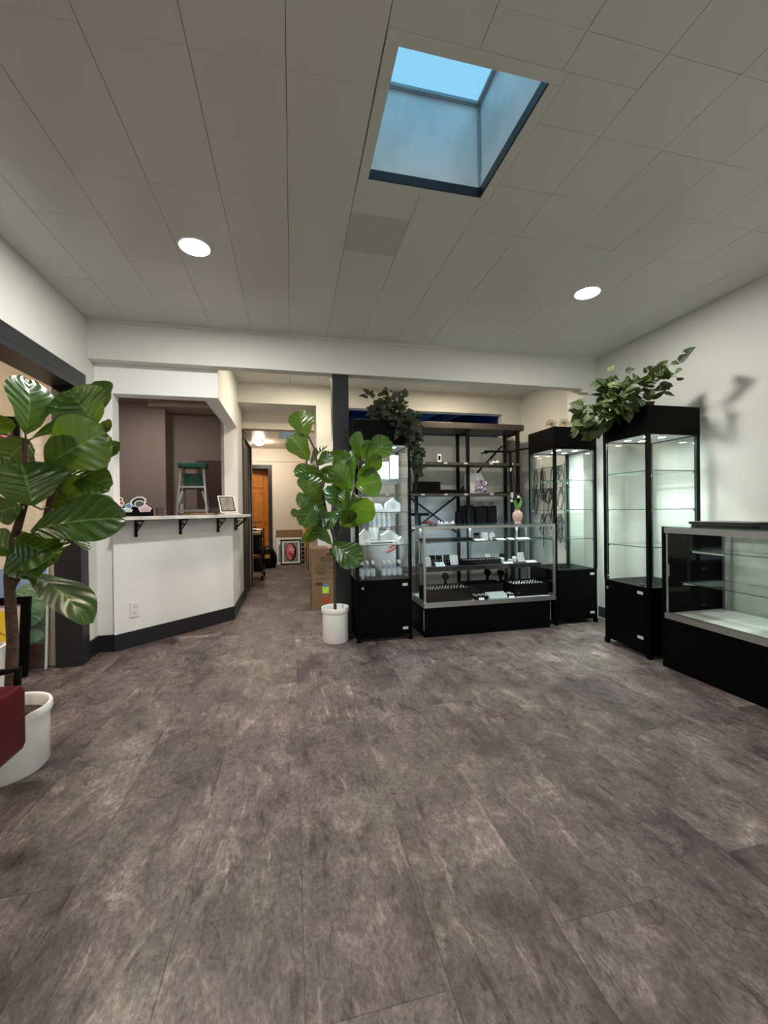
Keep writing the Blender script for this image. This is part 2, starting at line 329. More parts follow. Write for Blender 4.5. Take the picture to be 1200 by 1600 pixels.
for i in range(-5, 10):
    x0, x1 = max(i*TS, XL), min((i+1)*TS, XR)
    y0 = 0.19
    while y0 < YW-0.01:
        y1 = min(y0+TS, YW); yy0, yy1 = y0, y1
        if yy0 < YB < yy1: yy1 = YB
        if yy0 < 3.76 and yy1 > YB+0.01:
            yy0 = 3.76
            if yy1 <= 3.77: y0 = y1; continue
        gy = 0.0007 if x0 > 0.8 else 0.00035
        if x1 <= hx0 or x0 >= hx1 or yy1 <= hy0 or yy0 >= hy1: tile(x0, x1, yy0, yy1, ce, gy=gy)
        else:
            if yy0 < hy0: tile(x0, x1, yy0, hy0, ce, gy=gy)
            if yy1 > hy1: tile(x0, x1, hy1, yy1, ce, gy=gy)
            a, b = max(yy0, hy0), min(yy1, hy1)
            if x0 < hx0: tile(x0, hx0, a, b, ce, gy=gy)
            if x1 > hx1: tile(hx1, x1, a, b, ce, gy=gy)
        y0 = y1
# skylight: flat trim boards, sheet-metal shaft, pane
sk = thing('window_1', 'square ceiling skylight with pale blue pane and grey shaft', 'skylight', ((SX0+SX1)/2, (SY0+SY1)/2, ZC)); sk['kind'] = 'structure'
mx_, my_ = (SX0+SX1)/2, (SY0+SY1)/2
def skb(x0, x1, y0, y1, z0, z1, name, m):
    return MB().box(x0-mx_, x1-mx_, y0-my_, y1-my_, z0-ZC, z1-ZC).build(name, m, sk)
e = 0.0012
skb(hx0+e, hx1-e, hy0+e, SY0, ZC-0.002, ZC+0.0118, 'trim_board', M_CEIL); skb(hx0+e, hx1-e, SY1, hy1-e, ZC-0.002, ZC+0.0118, 'trim_board', M_CEIL)
skb(hx0+e, SX0, SY0+e, SY1-e, ZC-0.002, ZC+0.0118, 'trim_board', M_CEIL); skb(SX1, hx1-e, SY0+e, SY1-e, ZC-0.002, ZC+0.0118, 'trim_board', M_CEIL)
ZS = 3.005
for a in ((SX0-0.02, SX1+0.02, SY1, SY1+0.02), (SX0-0.02, SX1+0.02, SY0-0.02, SY0), (SX0-0.02, SX0, SY0, SY1), (SX1, SX1+0.02, SY0, SY1)):
    skb(*a, ZC+0.1, ZS+0.02, 'shaft_panel', M_SHAFT)
t = 0.0008
skb(SX0+t, SX1-t, SY1-0.004, SY1-t, ZC+0.045, ZC+0.1, 'shaft_skirt', M_SHAFT); skb(SX1-0.004, SX1-t, SY0+t, SY1-0.005, ZC+0.045, ZC+0.1, 'shaft_skirt', M_SHAFT)
skb(SX0+t, SX0+0.004, SY0+t, SY1-0.005, ZC+0.045, ZC+0.1, 'shaft_skirt', M_SHAFT)
skb(SX0+t, SX1-t, SY1-0.006, SY1-t, ZC+0.002, ZC+0.045, 'dark_gap', M_DARK); skb(SX1-0.006, SX1-t, SY0+t, SY1-0.007, ZC+0.002, ZC+0.045, 'dark_gap', M_DARK)
skb(SX1-0.012, SX1-0.004, SY1-0.012, SY1-0.004, ZC+0.045, ZS-0.005, 'corner_bead', M_STEEL)
skb(SX0+t, SX1-t, SY1-0.018, SY1-t, ZS-0.002, ZS+0.012, 'pane_frame', M_STEEL); skb(SX1-0.018, SX1-t, SY0+t, SY1-0.019, ZS-0.002, ZS+0.012, 'pane_frame', M_STEEL)
skb(SX0+t, SX1-t, SY0+t, SY1-t, ZS+0.012, ZS+0.018, 'pane', M_SKYL)
# walls
wl = MB()
wl.box(-1.62, -1.5, -2.6, 0.6, 0, ZC).box(-1.62, -1.5, 0.6, 3.37, 2.03, ZC).box(-1.62, -1.5, 3.37, 3.75, 0, ZC)
struct(wl.build('wall_left', M_WALL), 'off-white left wall over the dark framed opening', 'wall')
wr = MB().box(3.0, 3.1, -2.6, YW+0.1, 0, ZC).box(2.83, 3.0, YB, 3.76, 0, ZC)
struct(wr.build('wall_right', M_WALL), 'off-white right wall behind the display towers', 'wall')
struct(MB().box(-1.62, 3.1, -2.7, -2.6, 0, ZC).build('wall_front', M_WALL), 'off-white wall behind the viewer', 'wall')
wb = MB()
wb.box(0.298, 0.6, YW, YW+0.12, 0, ZC).box(0.6, 2.73, YW, YW+0.12, 0, 2.03).box(0.6, 2.73, YW, YW+0.12, 2.335, ZC).box(2.73, 3.1, YW, YW+0.12, 0, ZC)
wb.box(-0.59, 0.298, YW, 5.37, 2.345, ZC)
struct(wb.build('wall_back', M_WALL), 'cream back wall of the alcove behind the black shelving', 'wall')
bm = MB().box(-1.5, 2.83, YB, 3.63, 2.272, ZC).box(-0.59, 2.83, 3.63, 3.76, 2.325, ZC)
o = bm.build('beam', M_WALL); struct(o, 'wide off-white plaster beam crossing the ceiling', 'beam')
struct(MB().box(-1.5, 3.0, YB-0.012, YB, ZC-0.022, ZC-0.0005).build('trim_1', M_WALL), 'thin crown strip along the top of the beam', 'trim')
struct(MB().box(-0.59, 3.0, YW-0.015, YW, ZC-0.03, ZC-0.0005).build('trim_2', M_HALL), 'thin crown strip along the alcove back wall', 'trim')
# counter enclosure : bulkhead, side soffit, column, 45 degree half wall
cw = MB()
cw.box(-1.5, -0.59, 3.63, 3.75, 2.04, ZC)                       # front bulkhead
cw.box(-0.71, -0.59, 3.75, 4.85, 2.04, ZC)                      # side bulkhead
cw.box(-0.73, -0.59, 4.85, 5.30, 0, ZC)                         # column
cw.box(-1.5, -1.375, 3.63, 3.75, 0, 2.04)                       # left pilaster
cw.prism([(-1.375, 3.605), (-0.59, 4.39), (-0.59, 4.85), (-0.70, 4.85), (-0.70, 4.435), (-1.375, 3.76)], 0, 1.03)
struct(cw.build('wall_counter', M_WALLW), 'white angled half wall and bulkhead of the reception counter', 'wall')
# dark baseboards
bb = MB(); n_ = 0.012; H_ = 0.13
bb.prism([(-1.50, 3.372), (-1.488, 3.372), (-1.488, 3.618), (-1.50, 3.618)], 0, H_)
bb.prism([(-1.50, 3.618), (-1.38, 3.618), (-1.375, 3.630), (-1.50, 3.630)], 0, H_)
bb.prism([(-1.38, 3.617), (-1.370, 3.593), (-0.578, 4.385), (-0.59, 4.39), (-1.375, 3.605)], 0, H_)
bb.prism([(-0.59, 4.39), (-0.578, 4.385), (-0.578, 5.30), (-0.59, 5.30)], 0, H_)
struct(bb.build('baseboard_left', M_DARK), 'charcoal baseboard round the white reception half wall', 'baseboard')
struct(MB().box(2.988, 3.0, -2.6, YB, 0, 0.1).box(2.818, 2.83, YB-0.012, 3.76, 0, 0.1).build('baseboard_right', M_DARK), 'charcoal baseboard along the right wall', 'baseboard')
# left opening casing
dc = MB()
dc.box(-1.645, -1.475, 3.33, 3.37, 0, 1.985).box(-1.5, -1.475, 3.37, 3.44, 0, 2.115)
dc.box(-1.645, -1.475, 0.6, 3.37, 1.985, 2.03).box(-1.5, -1.475, 0.55, 3.37, 2.03, 2.115)
dc.box(-1.645, -1.475, 0.6, 0.64, 0, 1.985)
struct(dc.build('door_1', M_DARK, bevel=0.002), 'charcoal casing of the wide opening in the left wall', 'door frame')
# side room seen through the left opening
sr = MB()
sr.box(-4.1, -1.62, 3.41, 3.53, 0, ZC).box(-4.1, -4.0, 0.0, 3.41, 0, ZC).box(-4.1, -1.62, -0.1, 0.0, 0, ZC)
struct(sr.build('wall_side', M_BEIGE), 'beige textured wall of the side room beyond the opening', 'wall')
struct(MB().box(-4.1, -1.62, -0.1, 3.53, ZC, ZC+0.1).build('ceiling_side', M_CEIL), 'plain ceiling of the side room', 'ceiling')
struct(MB().box(-1.70, -1.62, 3.385, 3.41, 0.0, 1.99).box(-4.0, -1.70, 3.398, 3.41, 0, 0.11).build('baseboard_side', mat('pale_trim', (0.60, 0.52, 0.44), 0.5)), 'pale trim board and baseboard on the beige wall', 'baseboard')
# reception back room
rb = MB()
rb.box(-3.1, -1.535, 5.60, 6.05, 0, 2.5).box(-1.535, -0.73, 5.9, 6.05, 0, 2.5).box(-3.2, -3.1, 3.75, 6.05, 0, 2.5).box(-3.1, -1.5, 3.63, 3.75, 0, 2.5)
rb.box(-0.76, -0.73, 4.85, 5.9, 0, 2.5)
struct(rb.build('wall_reception', M_MAUVE), 'mauve walls of the room behind the reception counter', 'wall')
struct(MB().box(-3.2, -0.71, 3.75, 6.05, 2.45, 2.52).build('ceiling_reception', mat('mauve_ceiling', (0.40, 0.34, 0.31), 0.6)), 'mauve-grey ceiling of the reception room', 'ceiling')
struct(MB().box(-1.535, -0.76, 5.885, 5.9, 2.40, 2.45).box(-3.1, -1.535, 5.585, 5.6, 2.40, 2.45).build('trim_3', mat('mauve_trim', (0.42, 0.36, 0.33), 0.5)), 'narrow crown moulding in the reception room', 'trim')
# hall
hw = MB()
hw.box(-0.71, -0.59, 5.30, 5.38, 0, ZC).box(-0.71, -0.59, 5.38, 6.3, 2.05, ZC).box(-0.71, -0.59, 6.3, 6.6, 0, ZC)
hw.box(-1.7, -0.71, 6.5, 6.6, 0, ZC).box(-1.7, -1.6, 6.6, 8.85, 0, ZC)
hw.box(0.298, 0.40, YW+0.12, 7.75, 0, ZC).box(0.298, 0.40, 8.6, 8.95, 0, ZC).box(0.298, 0.40, 7.75, 8.6, 2.05, ZC).box(0.40, 0.42, 7.7, 8.65, 0, 2.1)
hw.box(-0.59, 0.298, 5.37, 5.50, 2.13, ZC)
hw.box(-1.7, -1.22, 8.85, 8.95, 0, ZC).box(-0.46, 0.40, 8.85, 8.95, 0, ZC).box(-1.22, -0.46, 8.85, 8.95, 2.0, ZC)
struct(hw.build('wall_hall', M_HALL), 'cream walls of the hallway at the back', 'wall')
hc = MB(); slab_hole(hc, -1.7, 0.40, 5.50, 8.95, 2.40, 2.50, (-0.21, 0.16, 6.85, 7.62))
slab_hole(hc, -0.30, 0.26, 6.75, 7.72, 2.50, 2.56, (-0.21, 0.16, 6.85, 7.62))
struct(hc.build('ceiling_hall', mat('hall_ceiling', (0.62, 0.55, 0.47), 0.5)), 'low cream hallway ceiling with a small skylight', 'ceiling')
struct(MB().box(-0.21, 0.16, 6.85, 7.62, 2.56, 2.566).build('window_2', M_SKYL), 'small blue skylight in the hallway ceiling', 'skylight')
struct(MB().box(-1.6, 0.298, 8.83, 8.85, 2.13, 2.16).build('trim_4', M_HALL), 'thin ledge moulding high on the hallway end wall', 'trim')
# hall doors
d2 = thing('door_2', 'charcoal door and casing on the left side of the hallway', 'door', (-0.59, 5.84, 0)); d2['kind'] = 'structure'
MB().box(-0.05, -0.015, -0.42, 0.42, 0.005, 2.04).build('door_leaf', M_DARK, d2)
for a in ((0, 0.018, -0.52, -0.43, 0, 2.11), (0, 0.018, 0.43, 0.50, 0, 2.11), (0, 0.018, -0.43, 0.43, 2.03, 2.11)): MB().box(*a).build('casing', M_DARK, d2)
d3 = thing('door_3', 'orange-stained panelled wooden door ajar at the hallway end', 'door', (-0.83, 8.85, 0)); d3['kind'] = 'structure'
for a in ((-0.45, -0.38, -0.02, 0.1, 0, 2.06), (0.36, 0.43, -0.02, 0.1, 0, 2.06), (-0.38, 0.36, -0.02, 0.1, 1.98, 2.06)): MB().box(*a).build('casing', M_DARK, d3)
leaf = MB(); leaf.box(0, 0.72, 0, 0.035, 0.01, 1.96)
dl = leaf.build('door_leaf', M_ORANGE, d3, loc=(-0.36, 0.11, 0)); dl.rotation_euler = (0, 0, math.radians(14))
for (x0, x1) in ((0.09, 0.32), (0.40, 0.63)):
    for (z0, z1) in ((0.15, 0.75), (0.85, 1.48), (1.58, 1.85)):
        MB().box(x0, x1, -0.004, 0, z0, z1).build('rail_moulding', mat('orange_wood_dark', (0.36, 0.12, 0.015), 0.4), dl)
        MB().box(x0+0.02, x1-0.02, -0.012, -0.004, z0+0.02, z1-0.02).build('raised_panel', M_ORANGE, dl, bevel=0.004)
struct(MB().box(-1.3, -0.3, 9.75, 9.8, 0, 2.5).box(-1.35, -1.3, 8.95, 9.8, 0, 2.5).box(-0.35, -0.3, 8.95, 9.8, 0, 2.5).box(-1.35, -0.3, 8.95, 9.8, 2.45, 2.5).build('wall_far', M_HALL), 'dim room beyond the orange door', 'wall')
d4 = thing('door_4', 'dark doorway casing at the far right of the hallway', 'door frame', (0.298, 8.18, 0)); d4['kind'] = 'structure'
for a in ((-0.018, 0.0, -0.50, -0.42, 0, 2.1), (-0.018, 0.0, 0.42, 0.5, 0, 2.1), (-0.018, 0.0, -0.42, 0.42, 2.03, 2.1), (0.03, 0.06, -0.42, 0.42, 0.005, 2.03)): MB().box(*a).build('casing', M_DARK, d4)
# navy room behind the transom opening
w3 = thing('window_3', 'long dark-blue transom opening above the black shelving', 'window', (1.665, YW, 1.86)); w3['kind'] = 'structure'
def w3b(x0, x1, y0, y1, z0, z1, name, m): return MB().box(x0-1.665, x1-1.665, y0-YW, y1-YW, z0-1.86, z1-1.86).build(name, m, w3)
w3b(0.5, 2.9, 6.4, 6.5, 1.6, 2.7, 'far_wall', M_NAVY); w3b(0.45, 0.6, 5.05, 6.4, 1.6, 2.7, 'side_wall', M_NAVY); w3b(2.73, 2.9, 5.05, 6.4, 1.6, 2.7, 'side_wall', M_NAVY)
w3b(0.6, 2.73, 5.05, 6.4, 2.6, 2.7, 'blue_ceiling', M_NAVY); w3b(0.6, 2.73, 5.05, 6.4, 1.6, 1.86, 'sill', M_NAVY) if False else None
bmx = MB().bar((0.55, 0.35, 0.66), (0.2, 1.4, 0.66), 0.06, 0.08).build('blue_beam', M_NAVYL, w3); MB().bar((0.9, 0.3, 0.66), (0.65, 1.4, 0.66), 0.05, 0.08).build('blue_beam', M_NAVYL, w3)
# dark post under the beam
struct(MB().box(0.355, 0.497, 3.56, 3.70, 0, 2.3245).build('pillar', M_DARK, bevel=0.003), 'charcoal square post standing under the beam', 'pillar')
# wall outlets
def outlet(loc, rz, label):
    t = thing('wall_outlet', label, 'outlet', loc, rz)
    MB().box(-0.038, 0.038, -0.006, 0, -0.06, 0.06).build('cover_plate', M_WHITE, t, bevel=0.002)
    for z in (-0.024, 0.024):
        s = MB().disc((0, -0.0065, z), 0.017, 16, (0, -1, 0)).build('socket', M_CARD, t)
        MB().box(-0.008, -0.005, -0.0075, -0.0066, z-0.006, z+0.006).box(0.005, 0.008, -0.0075, -0.0066, z-0.006, z+0.006).build('slot', M_DARK, s)
outlet((-1.267, 3.713, 0.30), PI/4, 'white duplex outlet low on the angled white half wall')
outlet((-0.59, 4.93, 0.262), PI/2, 'white outlet beside the charcoal hallway door')
outlet((-1.43, 5.898, 1.14), 0, 'white outlet on the mauve wall beside the ladder')
# ------------------------------------------------------------------ ceiling lamps
def disc_lamp(x, y, z, m, label, r=0.078):
    t = thing('ceiling_lamp', label, 'lamp', (x, y, z), 0, 'recessed ceiling lamps')
    MB().lathe([(r+0.010, 0.0), (r+0.008, -0.006), (r, -0.007), (r, -0.004)]).build('trim_ring', M_WHITE, t, smooth=True)
    MB().disc((0, 0, -0.006), r, 28).build('diffuser', m, t)
    return t
disc_lamp(-0.51, 2.46, ZC, LIT, 'round recessed ceiling lamp on the left, glowing warm white')
disc_lamp(2.005, 2.445, ZC, LITR, 'round recessed ceiling lamp on the right, above the display towers')
disc_lamp(-0.51, -1.5, ZC, LITF, 'round recessed ceiling lamp behind the viewer on the left')
disc_lamp(2.005, -1.5, ZC, LITF, 'round recessed ceiling lamp behind the viewer on the right')
disc_lamp(0.15, 4.22, ZC, LITW, 'round recessed alcove lamp hidden behind the beam near the post')
disc_lamp(1.9, 4.18, ZC, LITW, 'round recessed alcove lamp hidden behind the beam over the shelving')
disc_lamp(-2.4, 2.2, ZC, LITS, 'round recessed lamp in the side room ceiling')
disc_lamp(-1.6, 4.7, 2.45, LITN, 'round recessed lamp in the reception room ceiling')
disc_lamp(1.2, 5.6, 2.6, LITB, 'unseen round lamp added to brighten the dark blue room behind the transom')  # out of view, added so the navy paint shows brighter
t = thing('dome_lamp', 'small glowing dome lamp on the hallway ceiling', 'lamp', (-0.58, 7.95, 2.40))
MB().lathe([(0.09, 0), (0.09, -0.02), (0.08, -0.025)]).build('base', M_WHITE, t, smooth=True)
MB().lathe([(0.08, -0.022), (0.07, -0.05), (0.045, -0.07), (0.0, -0.078)], n=20).build('globe', emit('globe_light', (1.0, 0.87, 0.70), LAMP_WARM*1.45), t, smooth=True)
# ------------------------------------------------------------------ display towers
M_TAG = mat('price_sticker', (0.62, 0.62, 0.60), 0.5)
def tower(name_label, x0, y0, w, d, h, lights, shelves=(0.80, 1.075, 1.355), door='front', led=None):
    led = led or LEDM
    t = thing('display_tower', name_label, 'display case', (x0, y0, 0), 0, 'black glass display towers')
    zb, zh, p = 0.51, h-0.205, 0.026
    for x in (0, w-0.03):
        for y in (0, d-0.03): MB().box(x, x+0.03, y, y+0.03, 0, 0.04).build('foot', M_BLACK, t)
    b = MB().box(0.002, w-0.002, 0.004, d-0.004, 0.04, zb).build('base_cabinet', M_BLACK, t, bevel=0.002)
    if door == 'front':
        dr = MB().box(0.03, w-0.03, -0.003, 0.0035, 0.07, zb-0.012).build('cabinet_door', M_BLACK, t, bevel=0.0015)
        MB().cyl((0.05, -0.003, zb-0.06), (0.05, -0.014, zb-0.06), 0.011).build('lock', M_CHROME, dr, smooth=True)
        for z in (zb-0.045, 0.10): MB().box(w-0.085, w-0.04, -0.0045, -0.0032, z-0.011, z+0.011).build('sticker', M_TAG, dr)
        MB().cyl((0.05, -0.004, zb+0.03), (0.05, -0.016, zb+0.03), 0.013).build('glass_lock', M_CHROME, t, smooth=True)
    else:
        dr = MB().box(-0.003, 0.0015, 0.03, d-0.03, 0.07, zb-0.012).build('cabinet_door', M_BLACK, t, bevel=0.0015)
        MB().cyl((-0.003, d-0.05, zb-0.06), (-0.014, d-0.05, zb-0.06), 0.011).build('lock', M_CHROME, dr, smooth=True)
        for z in (zb-0.045, 0.14): MB().box(-0.0045, -0.0032, 0.05, 0.10, z-0.011, z+0.011).build('sticker', M_TAG, dr)
        MB().cyl((-0.004, d-0.05, zb+0.03), (-0.016, d-0.05, zb+0.03), 0.013).build('glass_lock', M_CHROME, t, smooth=True)
        MB().box(-0.006, 0.0, 0.04, 0.08, zb+0.004, zb+0.024).build('glass_clip', M_CHROME, t)
    hd = MB().box(0, w, 0, 0.014, zh, h).box(0, w, d-0.014, d, zh, h).box(0, 0.014, 0.014, d-0.014, zh, h).box(w-0.014, w, 0.014, d-0.014, zh, h).box(0.014, w-0.014, 0.014, d-0.014, h-0.014, h)
    hd.build('header', M_BLACK, t)
    MB().box(0.0145, w-0.0145, 0.0145, d-0.0145, zh+0.006, zh+0.012).build('light_panel', M_GREYP, t)
    for (fx, fy) in lights:
        lm = MB().lathe([(0.036, 0), (0.034, -0.005), (0.026, -0.006)], (w*fx, d*fy, zh+0.006), 16).build('spot_lamp', M_CHROME, t, smooth=True)
        MB().disc((w*fx, d*fy, zh+0.0018), 0.025, 16).build('led', led, lm)
        sl = bpy.data.lights.new('spot_light', 'SPOT'); sl.energy = LED*(1.15 if led is LEDA else 1.0); sl.color = (0.74, 0.90, 1.0) if led is LEDA else (0.92, 1.0, 0.965)
        sl.spot_size = math.radians(95); sl.spot_blend = 1.0; sl.shadow_soft_size = 0.02
        lo = bpy.data.objects.new('spot_light', sl); col.objects.link(lo); lo.parent = lm; lo.location = (w*fx, d*fy, zh-0.004)
    for x in (0, w-p):
        for y in (0, d-p): MB().box(x, x+p, y, y+p, zb, zh).build('corner_post', M_BLACKM, t, bevel=0.002)
    g = 0.005; q = 0.001
    for a in ((p+q, w-p-q, 0.008, 0.008+g), (p+q, w-p-q, d-0.008-g, d-0.008), (0.008, 0.008+g, p+q, d-p-q), (w-0.008-g, w-0.008, p+q, d-p-q)):
        MB().box(*a, zb+0.003, zh-0.001, edge=True).build('glass_panel', [M_GLASS, M_GEDGE], t)
    for z in shelves:
        s = MB().box(p*0.75, w-p*0.75, p*0.75, d-p*0.75, z-0.006, z, edge=True).build('glass_shelf', [M_GLASSD, M_GEDGE], t)
        for x in (p*0.75, w-p*0.75-0.012):
            for y in (p*0.75, d-p*0.75-0.012): MB().box(x, x+0.012, y, y+0.012, z-0.018, z-0.0062).build('shelf_clip', M_CHROME, s)
    return t
AX, AY = 0.507, 3.31
tower('black display tower beside the charcoal post, stocked with white packages', AX, AY, 0.474, 0.44, 1.835, ((0.25, 0.3), (0.75, 0.3), (0.5, 0.72)), led=LEDA)
R1X, R1Y = 2.372, 3.345
tower('empty black display tower in the back corner, topped with gold wire flowers', R1X, R1Y, 0.455, 0.42, 1.845, ((0.28, 0.28), (0.68, 0.28), (0.40, 0.62), (0.68, 0.66)))
R2X, R2Y = 2.47, 2.42
tower('empty black display tower by the right wall, topped with a trailing variegated plant', R2X, R2Y, 0.46, 0.43, 1.815, ((0.25, 0.28), (0.54, 0.28), (0.25, 0.70), (0.54, 0.70)), door='side')
# ------------------------------------------------------------------ middle showcase
SCX, SCY, SCW, SCD = 1.085, 3.31, 1.265, 0.47
t = thing('showcase', 'long low glass showcase with jewelry trays, aluminium frame and black base', 'display case', (SCX, SCY, 0))
MB().box(0, SCW-0.06, 0.0, SCD-0.02, 0, 0.248).build('plinth', M_BLACK, t, bevel=0.002)
MB().box(-0.0045, -0.0005, -0.0005, 0.012, 0.06, 0.235).build('corner_strip', M_ALU, t); MB().box(SCW-0.0595, SCW-0.052, 0.0, 0.012, 0.07, 0.235).build('corner_strip', M_ALU, t)
zt = 0.95
MB().box(0.0, SCW, 0.0, SCD, 0.2495, 0.262).build('deck_frame', M_ALU, t)
MB().box(0.02, SCW-0.02, 0.02, SCD-0.02, 0.2625, 0.282).build('deck', M_WHITE, t)
for a in ((0, SCW, 0, 0.016), (0, SCW, SCD-0.016, SCD)): MB().box(*a, 0.2625, 0.288).build('bottom_rail', M_ALU, t); MB().box(*a, zt-0.028, zt-0.006).build('top_rail', M_ALU, t)
for a in ((0, 0.016, 0.0165, SCD-0.0165), (SCW-0.016, SCW, 0.0165, SCD-0.0165)): MB().box(*a, 0.2885, 0.300).build('bottom_rail', M_ALU, t); MB().box(*a, zt-0.028, zt-0.006).build('top_rail', M_ALU, t)
for x in (0, SCW-0.018):
    for y in (0, SCD-0.018): MB().box(x, x+0.018, y, y+0.018, 0.3005, zt-0.0285).build('corner_post', M_ALU, t)
for a in ((0.0185, SCW-0.0185, 0.005, 0.010), (0.0185, SCW-0.0185, SCD-0.010, SCD-0.005)): MB().box(*a, 0.2885, zt-0.0285, edge=True).build('glass_panel', [M_GLASS, M_GEDGE], t)
for a in ((0.005, 0.010, 0.0185, SCD-0.0185), (SCW-0.010, SCW-0.005, 0.0185, SCD-0.0185)): MB().box(*a, 0.3005, zt-0.0285, edge=True).build('glass_panel', [M_GLASS, M_GEDGE], t)
MB().box(0.002, SCW-0.002, 0.002, SCD-0.002, zt-0.006, zt, edge=True).build('glass_top', [M_GLASSD, M_GEDGE], t)
ZS1, ZS2 = 0.80, 0.575
ls = MB().box(0.02, SCW-0.02, 0.0165, 0.030, zt-0.016, zt-0.0065).build('led_strip', M_ALU, t); sl = bpy.data.lights.new('added_wall_fill', 'AREA'); sl.shape = 'RECTANGLE'; sl.size = SCW-0.1; sl.size_y = 0.012; sl.energy = 9.0; sl.color = (0.60, 0.78, 1.0)
lo = bpy.data.objects.new('added_wall_fill', sl); col.objects.link(lo); lo.parent = t; lo.location = (SCW/2, SCD-0.031, zt-0.036); lo.rotation_euler = (math.radians(62), 0, 0)  # area light added at the rear rail to brighten the wall behind
rs_ = MB().box(0.04, SCW-0.04, SCD-0.045, SCD-0.0165, zt-0.016, zt-0.0065).build('added_fill_housing', M_ALU, t)  # made-up housing for the added rear light
MB().add([(0.02, 0.017, zt-0.0165), (SCW-0.02, 0.017, zt-0.0165), (SCW-0.02, 0.0295, zt-0.0165), (0.02, 0.0295, zt-0.0165)], [(0, 3, 2, 1)]).build('led_diffuser', LEDS, ls)
for z, n in ((ZS1, 'glass_shelf'), (ZS2, 'glass_shelf')):
    s = MB().box(0.06, SCW-0.06, 0.13, SCD-0.03, z-0.007, z, edge=True).build(n, [M_GLASSD, M_GEDGE], t)
    for x in (0.12, SCW*0.5, SCW-0.12): MB().add([(x-0.004, SCD-0.02, z-0.0075), (x-0.004, SCD-0.02, z-0.045), (x-0.004, 0.13, z-0.012), (x-0.004, 0.13, z-0.0075), (x+0.004, SCD-0.02, z-0.0075), (x+0.004, SCD-0.02, z-0.045), (x+0.004, 0.13, z-0.012), (x+0.004, 0.13, z-0.0075)], [(0, 1, 2, 3), (7, 6, 5, 4), (0, 4, 5, 1), (1, 5, 6, 2), (2, 6, 7, 3), (3, 7, 4, 0)]).build('bracket', M_ALU, s)
for x in (0.12, SCW*0.5, SCW-0.12): MB().box(x-0.009, x+0.009, SCD-0.0195, SCD-0.0105, 0.2885, zt-0.0285).build('standard', M_ALU, t)
# ------------------------------------------------------------------ right showcase
QX, QY0, QY1, QD, QZ = 2.468, 0.54, 2.315, 0.50, 0.955
t = thing('showcase', 'long empty glass showcase with black base in the right foreground', 'display case', (QX, QY1, 0))
LQ = QY1-QY0
MB().box(0, QD, -LQ, -0.022, 0, 0.335).build('plinth', M_BLACK, t, bevel=0.002)
MB().box(0, QD, -0.0215, 0.0, 0, QZ).build('end_panel', M_BLACK, t, bevel=0.001); MB().box(0, QD, -LQ, -LQ+0.02, 0.3355, QZ).build('end_panel', M_BLACK, t)
MB().box(-0.004, QD, -LQ+0.021, -0.022, 0.3355, 0.352).build('bottom_frame', M_ALU, t); MB().box(0.035, QD-0.01, -LQ+0.021, -0.022, 0.3525, 0.366).build('deck', M_WHITE, t)
MB().box(-0.004, 0.0, -LQ+0.021, -0.022, 0.3525, 0.372).box(0.016, 0.019, -LQ+0.021, -0.022, 0.3525, 0.372).box(0.032, 0.0345, -LQ+0.021, -0.022, 0.3525, 0.372).build('door_track', M_ALU, t)
MB().box(-0.004, 0.03, -LQ+0.021, -0.022, QZ-0.042, QZ-0.0065).build('top_rail', M_ALU, t); MB().box(QD-0.016, QD, -LQ+0.021, -0.022, QZ-0.036, QZ-0.0065).build('top_rail', M_ALU, t)
MB().box(0.0, QD, -LQ+0.021, -0.022, QZ-0.006, QZ, edge=True).build('glass_top', [M_GLASSD, M_GEDGE], t)
MB().box(QD-0.010, QD-0.005, -LQ+0.021, -0.03, 0.3525, QZ-0.037, edge=True).build('back_glass', [M_GLASS, M_GEDGE], t)
g1 = MB().box(0.005, 0.011, -0.70, -0.03, 0.356, QZ-0.0425, edge=True).build('sliding_door', [M_GLASS, M_GEDGE], t)
MB().box(0.0035, 0.0125, -0.036, -0.0295, 0.36, QZ-0.045).build('door_edge', M_ALU, g1); MB().box(-0.002, 0.0045, -0.052, -0.037, 0.62, 0.70).build('finger_pull', M_ALU, g1)
MB().box(0.021, 0.027, -1.40, -0.655, 0.356, QZ-0.0425, edge=True).build('sliding_door', [M_GLASS, M_GEDGE], t)
MB().box(0.005, 0.011, -LQ+0.022, -1.35, 0.356, QZ-0.0425, edge=True).build('sliding_door', [M_GLASS, M_GEDGE], t)
for y in (-0.05, -0.64, -1.3): MB().box(QD-0.032, QD-0.011, y-0.009, y+0.009, 0.3665, QZ-0.037).build('standard', M_ALU, t)
for z, dep in ((0.79, 0.26), (0.575, 0.34)):
    s = MB().box(QD-0.033-dep, QD-0.033, -LQ+0.03, -0.03, z-0.006, z, edge=True).build('glass_shelf', [M_GLASSD, M_GEDGE], t)
    for y in (-0.05, -0.64, -1.3):
        x1, x0 = QD-0.0325, QD-0.033-dep
        MB().add([(x1, y-0.004, z-0.0065), (x1, y-0.004, z-0.05), (x0, y-0.004, z-0.018), (x0, y-0.004, z-0.0065), (x1, y+0.004, z-0.0065), (x1, y+0.004, z-0.05), (x0, y+0.004, z-0.018), (x0, y+0.004, z-0.0065)], [(0, 1, 2, 3), (7, 6, 5, 4), (0, 4, 5, 1), (1, 5, 6, 2), (2, 6, 7, 3), (3, 7, 4, 0)]).build('bracket', M_WHITE, s)
MB().box(0.06, 0.12, -0.76, -0.68, 0.3665, 0.369).build('floor_clip', M_ALU, t)
